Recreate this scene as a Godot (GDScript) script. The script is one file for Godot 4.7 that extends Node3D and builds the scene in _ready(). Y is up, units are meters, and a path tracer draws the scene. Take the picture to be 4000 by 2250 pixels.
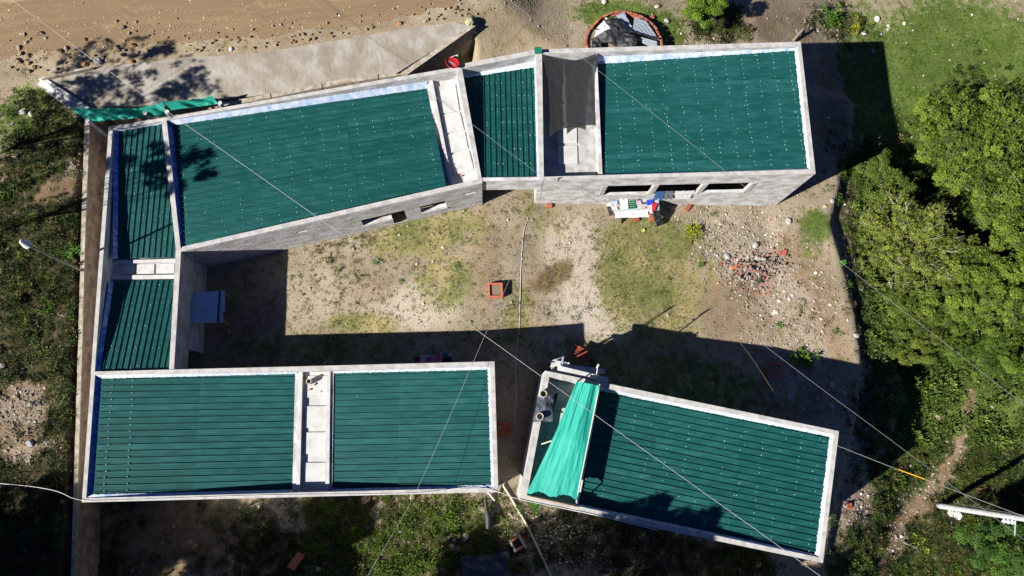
extends Node3D
# A hillside compound of grey concrete blocks with green sheet roofs round a dirt yard, seen from a drone.
# Units are metres, y up; the yard by the west wing lies at y = 0 and falls away to the east.

var rng := RandomNumberGenerator.new()
var M := {}
var used := {}
var zone := []            # six coarse maps of what covers the ground
const ZW := 176
const ZH := 100
const ZX := -34.0
const ZZ := -27.0
const ZS := 0.4
var wob := FastNoiseLite.new()

# ------------------------------------------------------------------ small helpers
func C(r: float, g: float, b: float) -> Color:
	return Color(r / 255.0, g / 255.0, b / 255.0)

func L(r: float, g: float, b: float) -> Color:
	return C(r, g, b).srgb_to_linear()

func numbered(n: String) -> String:
	if not used.has(n):
		used[n] = 0
		return n
	used[n] += 1
	return "%s_%03d" % [n, used[n]]

func tag(o: Node, label: String, category: String, group := "", kind := "") -> void:
	if label: o.set_meta("label", label)
	if category: o.set_meta("category", category)
	if group: o.set_meta("group", group)
	if kind: o.set_meta("kind", kind)

func thing(called: String, label: String, category: String, at := Vector3.ZERO, turn := 0.0, group := "") -> Node3D:
	var o := Node3D.new()
	o.name = numbered(called)
	add_child(o)
	o.position = at
	o.rotation.y = turn
	tag(o, label, category, group)
	return o

# a triangle soup with flat or given normals
class Soup:
	var v := PackedVector3Array()
	var n := PackedVector3Array()
	var uv := PackedVector2Array()
	var c := PackedColorArray()
	var col := Color.WHITE
	func tri(a: Vector3, b: Vector3, d: Vector3, out := Vector3.ZERO) -> void:
		var nn := (d - a).cross(b - a)
		if nn.length_squared() < 1e-14: return
		nn = nn.normalized()
		if out != Vector3.ZERO and nn.dot(out) < 0:
			nn = -nn
			v.append_array([a, d, b])
		else:
			v.append_array([a, b, d])
		for k in 3:
			n.append(nn)
			c.append(col)
	func quad(a: Vector3, b: Vector3, d: Vector3, e: Vector3, out := Vector3.ZERO) -> void:
		tri(a, b, d, out)
		tri(a, d, e, out)
	# two matching rings of corners, closed at both ends
	func prism(lo: Array, hi: Array) -> void:
		var m := Vector3.ZERO
		for p in lo: m += p
		for p in hi: m += p
		m /= lo.size() + hi.size()
		var k := lo.size()
		for i in k:
			var j := (i + 1) % k
			quad(lo[i], lo[j], hi[j], hi[i], (lo[i] + lo[j] + hi[i] + hi[j]) / 4.0 - m)
		for i in range(1, k - 1):
			tri(lo[0], lo[i], lo[i + 1], (lo[0] + lo[i] + lo[i + 1]) / 3.0 - m)
			tri(hi[0], hi[i], hi[i + 1], (hi[0] + hi[i] + hi[i + 1]) / 3.0 - m)
	func slab(flat: Array, y0: float, y1: float) -> void:
		var lo := []
		var hi := []
		for p in flat:
			lo.append(Vector3(p.x, y0, p.y))
			hi.append(Vector3(p.x, y1, p.y))
		prism(lo, hi)
	func box(at: Vector3, s: Vector3, basis := Basis()) -> void:
		var lo := []
		var hi := []
		for q in [Vector2(-1, -1), Vector2(1, -1), Vector2(1, 1), Vector2(-1, 1)]:
			lo.append(at + basis * Vector3(q.x * s.x, -s.y, q.y * s.z) * 0.5)
			hi.append(at + basis * Vector3(q.x * s.x, s.y, q.y * s.z) * 0.5)
		prism(lo, hi)
	# box with chamfered top and bottom edges
	func block(at: Vector3, s: Vector3, basis := Basis(), ch := 0.012) -> void:
		var rings := []
		for r in [[-1, ch], [-1, 0.0], [1, 0.0], [1, ch]]:
			var ring := []
			for q in [Vector2(-1, -1), Vector2(1, -1), Vector2(1, 1), Vector2(-1, 1)]:
				var y: float = r[0] * (s.y * 0.5 - (ch if r[1] == 0.0 else 0.0))
				ring.append(at + basis * Vector3(q.x * (s.x * 0.5 - r[1]), y, q.y * (s.z * 0.5 - r[1])))
			rings.append(ring)
		for k in 3: 
			for i in 4:
				var j := (i + 1) % 4
				quad(rings[k][i], rings[k][j], rings[k + 1][j], rings[k + 1][i], (rings[k][i] + rings[k + 1][j]) / 2.0 - at)
		quad(rings[3][0], rings[3][1], rings[3][2], rings[3][3], basis.y)
		quad(rings[0][0], rings[0][1], rings[0][2], rings[0][3], -basis.y)
	func tube(pts: Array, r: Array, sides := 8) -> void:
		var prev := []
		var pn := []
		for i in pts.size():
			var d: Vector3 = (pts[mini(i + 1, pts.size() - 1)] - pts[maxi(i - 1, 0)]).normalized()
			var a := d.cross(Vector3.UP if absf(d.y) < 0.9 else Vector3.RIGHT).normalized()
			var b := d.cross(a)
			var ring := []
			var rn := []
			for k in sides:
				var o: Vector3 = a * cos(TAU * k / sides) + b * sin(TAU * k / sides)
				rn.append(o)
				ring.append(pts[i] + o * r[mini(i, r.size() - 1)])
			if i:
				for k in sides:
					var j := (k + 1) % sides
					for t in [[prev[k], ring[j], prev[j], pn[k], rn[j], pn[j]], [prev[k], ring[k], ring[j], pn[k], rn[k], rn[j]]]:
						v.append_array([t[0], t[1], t[2]])
						n.append_array([t[3], t[4], t[5]])
						c.append_array([col, col, col])
			prev = ring
			pn = rn
			if i == 0 or i == pts.size() - 1:
				for k in range(1, sides - 1): tri(ring[0], ring[k], ring[k + 1], -d if i == 0 else d)
	func mesh() -> ArrayMesh:
		var a := []
		a.resize(Mesh.ARRAY_MAX)
		a[Mesh.ARRAY_VERTEX] = v
		a[Mesh.ARRAY_NORMAL] = n
		a[Mesh.ARRAY_COLOR] = c
		if uv.size() == v.size(): a[Mesh.ARRAY_TEX_UV] = uv
		var m := ArrayMesh.new()
		m.add_surface_from_arrays(Mesh.PRIMITIVE_TRIANGLES, a)
		return m

func put(s, called: String, m: Material, parent: Node = null, at := Vector3.ZERO) -> MeshInstance3D:
	var o := MeshInstance3D.new()
	o.mesh = s.mesh() if s is Soup else s
	o.material_override = m
	if parent:
		o.name = called
		parent.add_child(o, true)
	else:
		o.name = numbered(called)
		add_child(o)
	o.position = at
	return o

func one(s: Soup, called: String, m: Material, label: String, category: String, group := "") -> MeshInstance3D:
	var o := put(s, called, m)
	tag(o, label, category, group)
	return o

func structure(s, called: String, m: Material) -> MeshInstance3D:
	var o := put(s, called, m)
	o.set_meta("kind", "structure")
	return o

func grid(nu: int, nv: int, f: Callable) -> Soup:
	var s := Soup.new()
	var p := []
	for j in nv + 1:
		for i in nu + 1:
			p.append(f.call(float(i) / nu, float(j) / nv))
	var nn := []
	for j in nv + 1:
		for i in nu + 1:
			var du: Vector3 = p[j * (nu + 1) + mini(i + 1, nu)] - p[j * (nu + 1) + maxi(i - 1, 0)]
			var dv: Vector3 = p[mini(j + 1, nv) * (nu + 1) + i] - p[maxi(j - 1, 0) * (nu + 1) + i]
			var q := dv.cross(du).normalized()
			nn.append(q if q.y >= 0 else -q)
	for j in nv:
		for i in nu:
			var a := j * (nu + 1) + i
			var turn: bool = (p[a + nu + 1] - p[a]).cross(p[a + 1] - p[a]).dot(nn[a]) < 0
			for k in ([a, a + nu + 2, a + 1, a, a + nu + 1, a + nu + 2] if turn else [a, a + 1, a + nu + 2, a, a + nu + 2, a + nu + 1]):
				s.v.append(p[k])
				s.n.append(nn[k])
				s.c.append(Color.WHITE)
				s.uv.append(Vector2(float(k % (nu + 1)) / nu, float(k / (nu + 1)) / nv))
	return s

# a sheet hung by four corners: sag, crumples and edges that pull in
func cloth(c: Array, sag: float, amp: float, freq: float, bow := 0.0, nu := 22, nv := 22, seed := 1, rag := 0.0) -> Soup:
	var ns := FastNoiseLite.new()
	ns.seed = seed
	ns.frequency = freq
	return grid(nu, nv, func(u: float, v: float) -> Vector3:
		var uu := u + bow * (0.5 - u) * 4.0 * v * (1.0 - v) * absf(2 * u - 1) 
		var vv := v + bow * (0.5 - v) * 4.0 * u * (1.0 - u) * absf(2 * v - 1)
		if rag > 0.0 and v > 0.97: vv += ns.get_noise_2d(u * 400.0 / maxf(freq, 0.01), 7.0) * rag
		if rag > 0.0 and v < 0.03: vv += ns.get_noise_2d(u * 400.0 / maxf(freq, 0.01), 77.0) * rag
		var a: Vector3 = c[0].lerp(c[1], uu)
		var b: Vector3 = c[3].lerp(c[2], uu)
		var q := a.lerp(b, vv)
		q.y -= sag * 4.0 * (u * (1 - u) + v * (1 - v)) * 0.5
		q.y += ns.get_noise_2d(q.x * 10, q.z * 10) * amp
		return q)

func smooth(a: float, b: float, x: float) -> float:
	var t := clampf((x - a) / (b - a), 0, 1)
	return t * t * (3 - 2 * t)

func along(x: float, xs: Array, ys: Array) -> float:
	if x <= xs[0]: return ys[0]
	for i in range(1, xs.size()):
		if x <= xs[i]: return lerpf(ys[i - 1], ys[i], (x - xs[i - 1]) / (xs[i] - xs[i - 1]))
	return ys[-1]

# ------------------------------------------------------------------ terrain
func land(x: float, z: float) -> float:
	var h := -0.11 * clampf(x, 0, 14)
	var d := x - along(z, [-25, -19.87, -14.66, -10.41, -8.04, -5.62, -3.37, -1.19, 2.32, 6.23, 12], [20.2, 19.1, 18.46, 17.07, 17.56, 17.9, 17.95, 17.52, 16.32, 15.13, 14])
	h -= 0.75 * smooth(0, 0.7, d) + 2.2 * smooth(0.4, 6.0, d)
	var zb := -14.2 - 2.2 * smooth(-4, -1, x) - 0.6 * smooth(1, 4, x)
	var wd := 3.0 - 1.5 * smooth(1, 4, x)
	h = lerpf(h, along(x, [-30, -1, 4, 8, 14, 20, 28], [2.05, 1.9, 0.5, 0.15, -1.0, -3.4, -4.0]), 1.0 - smooth(zb - wd, zb, z))
	if x < -0.6:
		var zc := along(x, [-18, -12.2, -10.5, -3.7, -0.6], [-14.2, -14.7, -15.05, -16.4, -18.6])
		var za := along(x, [-20, -17.4, -10.6, -7.15, -1.64], [-15.6, -16.4, -17.1, -17.8, -18.9])
		if z < zc - 0.1: h = 1.3 + 0.7 * (1.0 - smooth(za, zc, z)) + 0.25 * (1.0 - smooth(za - 5, za, z))
		elif x > -16.5: h = -0.11 * maxf(x, 0)
	if x >= -0.6 and x < 2.8: h = lerpf(h, 2.2, (1.0 - smooth(-0.6, 2.8, x)) * (1.0 - smooth(-20.2, -19.0, z)))
	var xw := along(z, [-14, -8.68, -2.61, 5.42, 12], [-17.95, -17.51, -16.93, -16.22, -15.6]) - 0.22
	if x < xw and z > -15.5: h = 1.72 + 0.02 * (xw - x)
	elif x < -18.2 and z <= -15.5: h = maxf(h, 1.8)
	return h

func bumps(x: float, z: float) -> float:
	var st := zget(4, x, z) + 0.6 * zget(1, x, z)
	return wob.get_noise_2d(x * 9, z * 9) * (0.03 + 0.07 * st) + wob.get_noise_2d(x * 40, z * 40) * (0.004 + 0.03 * st)

func gh(x: float, z: float) -> float:
	return land(x, z) + bumps(x, z)

func on(p: Vector2, up := 0.0) -> Vector3:
	return Vector3(p.x, gh(p.x, p.y) + up, p.y)

func zget(ch: int, x: float, z: float) -> float:
	var fx := (x - ZX) / ZS
	var fz := (z - ZZ) / ZS
	var i := clampi(int(fx), 0, ZW - 2)
	var j := clampi(int(fz), 0, ZH - 2)
	var a: PackedFloat32Array = zone[ch]
	fx = clampf(fx - i, 0, 1)
	fz = clampf(fz - j, 0, 1)
	return lerpf(lerpf(a[j * ZW + i], a[j * ZW + i + 1], fx), lerpf(a[(j + 1) * ZW + i], a[(j + 1) * ZW + i + 1], fx), fz)

func make_zones() -> void:
	# centre x, z, half-widths, turn, channel (0 lawn, 1 weeds, 2 pale sand, 3 red-brown soil, 4 stones, 5 brick chips, 6 dark humus and shade painted into the soil, 7 bare of plants, 8 dry grass), weight
	var spots := [
		[26.82, -20.95, 5.55, 4.45, 0, 0, 1], [21.51, -19.06, 3.27, 5.6, 0, 0, 0.75], [20.07, -22.73, 1.56, 1.59, 0, 1, 0.5], [29.45, -15.51, 2.68, 4.11, 0, 0, 0.8],
		[6.68, -20.68, 2.8, 0.95, 0, 0, 0.95], [9.19, -19.96, 0.83, 1.32, 0, 0, 0.8], [11.62, -21.03, 1.8, 1.59, 0.35, 1, 0.8], [10.84, -19.76, 1.31, 0.73, 0, 4, 0.5], [14.43, -21.34, 1.59, 1.12, 0, 3, 0.5],
		[3.68, -19.84, 1.39, 1.06, 0, 2, 0.3], [1.89, -19.2, 2.27, 1.04, 0, 3, 0.35], [16.8, -21.85, 0.75, 1.15, 0, 3, 0.6], [18.23, -22.24, 1.28, 1.04, 0, 4, 0.55], [18.23, -22.24, 1.15, 0.91, 0, 1, 0.55],
		[-3.11, -9.35, 3.06, 1.08, -0.24, 0, 0.75], [-1.21, -9.74, 1.29, 1.08, 0, 0, 0.55], [-2.12, -7.16, 1.53, 1.68, 0, 0, 0.65], [-5.77, -5.11, 1.77, 0.66, 0, 0, 0.8], [-6.76, -8.82, 2.35, 0.72, -0.21, 1, 0.35], [-7.02, -7.12, 2.82, 1.68, 0, 1, 0.2],
		[-7.56, -6.28, 3.06, 1.56, 0, 2, 0.35], [-3.26, -5.95, 2.24, 1.32, 0, 2, 0.7], [-5.26, -6.65, 1.29, 0.72, 0, 3, 0.4], [-0.24, -8.15, 0.82, 2.88, 0, 3, 0.5], [1.31, -5.53, 0.71, 1.69, 0, 0, 0.65], [1.07, -4.46, 1.06, 0.84, 0, 0, 0.5],
		[3.67, -11.33, 2.38, 0.73, 0, 1, 0.15], [2.78, -10.01, 1.07, 0.85, 0, 0, 0.4], [1.93, -10.73, 0.59, 1.09, 0, 0, 0.35], [2.88, -7.51, 1.31, 0.61, -0.61, 3, 0.9], [3, -7.52, 1.07, 0.49, -0.61, 0, 0.3], [4, -8.8, 1.79, 2.07, 0, 2, 0.75], [4.44, -6.09, 1.91, 1.58, 0, 2, 0.85], [5.64, -5.15, 1.44, 0.98, 0, 2, 0.8], [1.79, -6.02, 0.71, 2.42, 0, 3, 0.3],
		[7.53, -9.32, 2.66, 1.48, 0, 0, 1], [6.44, -7.26, 1.56, 2.21, 0, 0, 1], [8.82, -6.84, 1.58, 1.98, 0, 0, 0.8], [7.99, -5.09, 2.42, 0.99, 0, 0, 0.65], [9.93, -8.39, 1.46, 1.99, 0, 0, 0.45],
		[12.09, -9.51, 2.7, 1.88, 0.17, 4, 0.9], [13.17, -7.87, 2.34, 1.38, 0.35, 4, 1], [12.89, -7.6, 1.48, 1.13, 0, 5, 1], [12.15, -8.35, 0.98, 0.75, 0, 2, 0.7], [14.12, -6.48, 1.97, 1.89, 0, 4, 0.8], [14.59, -4.48, 2.1, 1.89, 0, 4, 0.8], [13.5, -10.5, 2.09, 0.88, 0, 4, 0.6], [13.93, -10.78, 0.74, 0.63, 0, 5, 0.6], [15.18, -8.55, 1.73, 1.89, 0, 3, 0.6], [13.64, -5.34, 2.96, 2.51, 0, 3, 0.5], [10.97, -6.27, 1.1, 1.87, 0, 3, 0.6],
		[16.24, -10.41, 0.86, 1.01, 0, 0, 0.9], [15.88, -9.21, 0.62, 0.76, 0, 0, 0.5], [16.5, -6.12, 0.86, 3.27, -0.21, 3, 0.7], [16.69, -6.76, 0.74, 3.27, -0.21, 4, 0.5], [15.45, -5.73, 0.99, 0.76, 0, 1, 0.25], [12.46, -7.07, 0.74, 0.88, 0, 1, 0.4],
		[19.12, -11.72, 1.65, 3.89, -0.17, 1, 0.7], [18.93, -5.63, 1.39, 3.35, -0.14, 1, 0.75], [18.56, -13.01, 0.88, 1.93, 0, 3, 0.6], [17.94, -10.53, 0.51, 1.55, 0, 3, 0.7], [19.34, -7.25, 0.76, 1.56, 0, 3, 0.5], [23.75, -10.96, 3.49, 4.52, 0, 1, 0.7], [24.5, -11.26, 0.81, 0.55, 0, 3, 0.9], [26.04, -6.71, 4.43, 4.52, 0, 1, 0.85], [20.56, -1.76, 1.43, 2.91, 0, 0, 0.5], [19.08, -1.23, 1.52, 2.59, 0, 1, 0.3],
		[23.87, -0.65, 4.56, 3.01, 0, 0, 0.9], [19.57, 2.46, 2.87, 2.26, 0, 0, 0.55], [20.51, 2.5, 3.44, 2.7, 0, 1, 0.55], [19.15, 5.25, 3.41, 2.28, 0, 1, 0.7], [25.37, 3.18, 3.09, 4.52, 0, 1, 0.9], [18.59, 6.04, 3.39, 1.73, 0, 0, 0.8], [23.72, 5.63, 4.43, 2.05, 0, 0, 0.7], [27.13, 0.26, 1.61, 2.05, 0, 0, 0.7],
		[24.75, -1.17, 0.35, 1.51, 0.31, 3, 1], [23.99, 0.52, 0.48, 1.23, 0.35, 3, 1], [22.7, 2.29, 0.54, 1.64, 0.49, 3, 1], [21.46, 3.53, 1.74, 0.55, -0.66, 3, 1], [20.07, 4.71, 0.58, 1.49, 0.17, 3, 1], [19.14, 6.09, 0.29, 1.21, 0.24, 3, 1], [21.48, 3.28, 1.34, 0.82, -0.52, 4, 0.4], [17.47, 3.1, 1.39, 1.16, -0.35, 3, 0.9], [17.46, 3.21, 1.4, 1.16, -0.35, 4, 1], [16.84, 0.94, 0.99, 1.89, 0.17, 4, 0.4],
		[-19.02, -8.66, 2.89, 5.68, 0, 1, 0.75], [-18.75, -10.77, 1.34, 0.68, -0.44, 3, 0.8], [-18.44, -11.73, 0.89, 0.68, 0, 4, 0.7], [-19.84, -5.29, 1.67, 2.27, 0, 1, 0.6], [-18.37, -3.67, 1.78, 3.75, 0, 1, 0.75], [-19.18, -1.23, 1.22, 1.25, 0, 4, 1], [-18.94, -1.03, 1.33, 1.7, 0, 3, 0.8], [-18.55, 0.41, 1.34, 0.79, 0, 4, 0.8], [-21.31, -13.59, 1.33, 1.36, 0, 0, 0.5], [-19.7, -13.88, 1.45, 1.02, 0, 0, 0.6], [-20.02, -14.61, 0.67, 0.79, 0, 3, 0.4], [-18.15, 2.61, 2.23, 1.25, 0, 1, 0.9], [-17.97, 3.97, 2.23, 1.82, 0, 1, 0.8], [-19.29, -5.84, 2.22, 6.81, 0, 6, 0.7], [-17.08, -2.08, 0.67, 5.69, 0, 6, 0.6],
		[-4.85, 3.44, 3.53, 0.96, -0.05, 1, 0.85], [-5.91, 4.17, 3.06, 1.2, 0, 1, 0.8], [-2.12, 3.45, 2.71, 1.08, 0, 1, 0.85], [-8.99, 3.21, 1.06, 0.72, 0.35, 4, 0.8], [-8.22, 3.53, 1.06, 0.72, 0.52, 5, 0.6], [-8.45, 3.32, 1.06, 0.72, 0.52, 2, 0.6], [-4.87, 3.12, 0.42, 0.6, 0, 2, 0.8], [-4.99, 2.91, 0.47, 0.48, 0, 5, 0.6], [-3.35, 2.6, 0.59, 0.24, 0, 5, 0.6], [-8.48, 4.46, 1.88, 1.44, 0, 1, 0.55], [-13.96, 4.02, 3.88, 1.92, 0, 3, 0.5], [-13.45, 3.82, 3.53, 1.8, 0, 6, 0.8], [-14.45, 3.4, 0.71, 0.6, 0, 5, 0.5], [-13.85, 2.99, 0.82, 0.36, 0, 2, 0.5], [-9.62, 5.07, 2.94, 1.08, 0, 1, 0.5], [-5.63, 5.51, 1.06, 0.6, 0, 2, 0.4], [-2.08, 5.32, 3.53, 1.32, 0, 6, 0.8], [1.64, 2.74, 0.59, 0.72, 0, 3, 0.5], [3.44, 3.94, 2.38, 1.09, 0.17, 4, 0.6], [4.21, 5.23, 1.91, 0.97, 0, 4, 0.7], [6.29, 4.75, 6.01, 1.59, 0.21, 6, 0.8], [6.86, 4.86, 5.42, 1.47, 0.21, 1, 0.4], [11.59, 5.4, 1.47, 0.87, 0.21, 1, 0.9],
		[-4.59, -4.18, 7.06, 0.72, -0.03, 0, 0.3], [-9.72, -4.16, 0.94, 0.72, 0, 2, 0.4], [-2.85, -3.84, 1.29, 0.6, 0, 2, 0.5], [2.96, -4.14, 1.07, 0.73, 0, 2, 0.8], [8.4, -3.04, 5.09, 1.36, 0.17, 0, 0.55], [15.85, -1.67, 1.85, 1.89, 0, 4, 0.5], [14.2, -2.63, 0.99, 0.88, 0, 2, 0.8], [14.37, -1.66, 1.6, 1.26, 0, 4, 0.5],
		[18.47, -19.68, 0.9, 1.83, 0, 3, 0.8], [17.79, -15.8, 0.99, 2.01, 0, 3, 0.8],
		[26.18, -2.63, 3.49, 2.19, 0, 0, 0.9], [22.61, -2.86, 1.6, 2.17, 0, 1, 0.7], [21.68, 0, 1.99, 3.52, 0, 0, 0.85], [20.13, 0, 1.3, 3.04, 0, 1, 0.45], [26.68, -1.3, 2.15, 2.74, 0, 0, 0.9], [21.84, 5.01, 6.71, 3.29, 0, 0, 0.45], [21.84, 5.01, 6.17, 3.29, 0, 1, 0.85], [24.79, 2.55, 4.03, 4.52, 0, 1, 0.8], [19.57, 1.85, 1.82, 1.59, 0, 1, 0.75], [25.18, 1.67, 2.68, 1.78, 0, 0, 0.9],
		[27.46, -19.88, 5.56, 5.67, 0, 0, 1], [23.61, -17.89, 2.11, 3.5, 0, 0, 0.95], [21.63, -20.15, 1.7, 2.67, 0, 0, 0.85], [25.72, -15.14, 2.68, 3.29, 0, 0, 0.8], [20.06, -15.98, 1.65, 4.27, 0, 0, 0.7],
		[20.64, -13.33, 2.58, 2.1, 0, 1, 0.8], [19.52, -9.05, 1.41, 3.92, -0.17, 1, 0.8], [20.13, -4.67, 2.18, 1.96, 0, 1, 0.8],
		[-19.42, -9.23, 2.89, 6.36, 0, 1, 0.9], [-18.47, -2.07, 2.89, 6.36, 0, 1, 0.85], [-17.52, 4.46, 2.89, 2.95, 0, 1, 0.95], [-19.54, -14.38, 1.89, 1.25, 0, 1, 0.6], [-18.95, -13.17, 1, 1.36, 0, 0, 0.6], [-20.63, -14.23, 1.33, 1.47, 0, 0, 0.8], [-20.54, -11.2, 1.33, 1.25, 0, 0, 0.5],
		[-4.83, 4.17, 6.59, 2.28, 0, 1, 0.9], [-4.31, 3.44, 5.65, 1.44, 0, 0, 0.3], [-18.76, -4.21, 3.34, 10.21, 0, 6, 0.8], [-5.36, 4.27, 6.59, 2.16, 0, 6, 0.5], [24.55, -6.01, 5.64, 5.48, 0, 6, 0.7], [23.84, -11.69, 4.43, 4.52, 0, 6, 0.7], [21.91, 4.4, 5.64, 3.83, 0, 6, 0.5], [-7.48, 5.09, 4.71, 1.56, 0, 1, 0.75], [-12.86, 4.44, 4.94, 2.04, 0, 1, 0.3], [0.09, 4.51, 3.06, 2.16, 0, 1, 0.6], [5.71, 4.73, 5.04, 1.71, 0.21, 1, 0.6], [10.98, 5.5, 2.2, 0.87, 0.21, 1, 0.9], [-7.43, -3.99, 4.94, 0.84, -0.03, 0, 0.55], [-10.92, -5.08, 2, 2.64, 0, 6, 0.5],
		[7.16, -2.91, 6.75, 1.6, 0.17, 0, 0.6], [14.04, -2.15, 2.47, 1.64, 0, 6, 0.5], [18.75, -0.98, 1.52, 2.84, 0, 1, 0.6],
		[24.84, -1.3, 0.3, 1.51, 0.31, 7, 1], [24.19, 0.52, 0.46, 1.1, 0.35, 7, 1], [23.44, 1.66, 0.54, 0.96, 0.49, 7, 1], [22.37, 2.79, 0.46, 1.51, 0.66, 7, 1], [21.22, 3.65, 0.59, 1.23, 0.7, 7, 1], [20.42, 4.73, 0.61, 1.22, 0.24, 7, 1], [19.32, 5.99, 0.29, 1.21, 0.24, 7, 1], [17.62, 3.1, 1.4, 1.04, -0.44, 7, 0.95], [-19.16, -1.13, 1.11, 1.36, 0, 7, 0.95], [-19.08, 0.2, 1.22, 0.68, 0, 7, 0.8], [-18.75, -10.77, 1.56, 0.57, -0.44, 7, 0.8], [-18.33, -11.73, 0.67, 0.57, 0, 7, 0.7], [24.49, -11.18, 0.67, 0.55, 0, 7, 0.8], [-8.45, 3.32, 0.94, 0.54, 0.52, 7, 0.8], [-4.87, 3.12, 0.35, 0.6, 0, 7, 0.9], [-13.77, 3.82, 2.94, 1.32, 0, 7, 0.7], [18.57, -18.27, 0.77, 3.25, 0, 7, 0.8],
		[24.19, 0.52, 0.4, 1.23, 0.35, 4, 0.5], [22.37, 2.79, 0.46, 1.51, 0.66, 4, 0.5], [20.42, 4.73, 0.61, 1.22, 0.24, 4, 0.5], [24.19, 0.52, 0.46, 1.23, 0.35, 3, 1], [22.37, 2.79, 0.54, 1.64, 0.66, 3, 1],
		[1.79, -7.23, 15.99, 5.19, 0, 8, 1], [2.88, -7.45, 1.31, 0.51, -0.61, 6, 1], [23.4, -8.09, 4.43, 6.57, 0, 1, 0.95], [27.78, -11, 3.36, 9.58, 0, 1, 0.9], [20.32, -9.17, 1.69, 5.56, 0, 1, 0.85], [-15, 4.22, 3.06, 2.4, 0, 6, 0.9], [-18.2, 0, 2.67, 5.68, 0, 1, 0.8], [-18.66, -17.87, 4.62, 1.46, 0, 3, 0.3], [-8.34, -18.27, 5.51, 1.01, -0.14, 3, 0.35]]  # the bottom-left humus spot paints shade into the soil colour
	var bin := []
	for ch in 9:
		var a := PackedFloat32Array()
		a.resize(ZW * ZH)
		zone.append(a)
		bin.append(a)
	for s in spots:
		var r: float = maxf(s[2], s[3]) * 1.3
		var ca := cos(s[4])
		var sa := sin(s[4])
		var a: PackedFloat32Array = zone[s[5]]
		for j in range(maxi(0, int((s[1] - r - ZZ) / ZS)), mini(ZH, int((s[1] + r - ZZ) / ZS) + 2)):
			for i in range(maxi(0, int((s[0] - r - ZX) / ZS)), mini(ZW, int((s[0] + r - ZX) / ZS) + 2)):
				var dx: float = ZX + i * ZS - s[0]
				var dz: float = ZZ + j * ZS - s[1]
				var e := Vector2((dx * ca + dz * sa) / s[2], (dz * ca - dx * sa) / s[3]).length()
				a[j * ZW + i] = maxf(a[j * ZW + i], s[6] * (1.0 - smooth(0.55, 1.25, e)))
		zone[s[5]] = a
	for k in ZW * ZH:
		var bare: float = zone[7][k]
		zone[0][k] *= 1.0 - bare
		zone[1][k] *= 1.0 - bare

func noise_bytes(w: int, h: int, freq: float, seed: int, stretch := 1.0) -> PackedByteArray:
	var n := FastNoiseLite.new()
	n.seed = seed
	n.frequency = freq
	n.noise_type = FastNoiseLite.TYPE_SIMPLEX_SMOOTH
	n.fractal_octaves = 3
	var im := n.get_image(int(w / stretch), h, false, false, false)
	im.convert(Image.FORMAT_L8)
	if stretch != 1.0: im.resize(w, h, Image.INTERPOLATE_CUBIC)
	return im.get_data()

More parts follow.
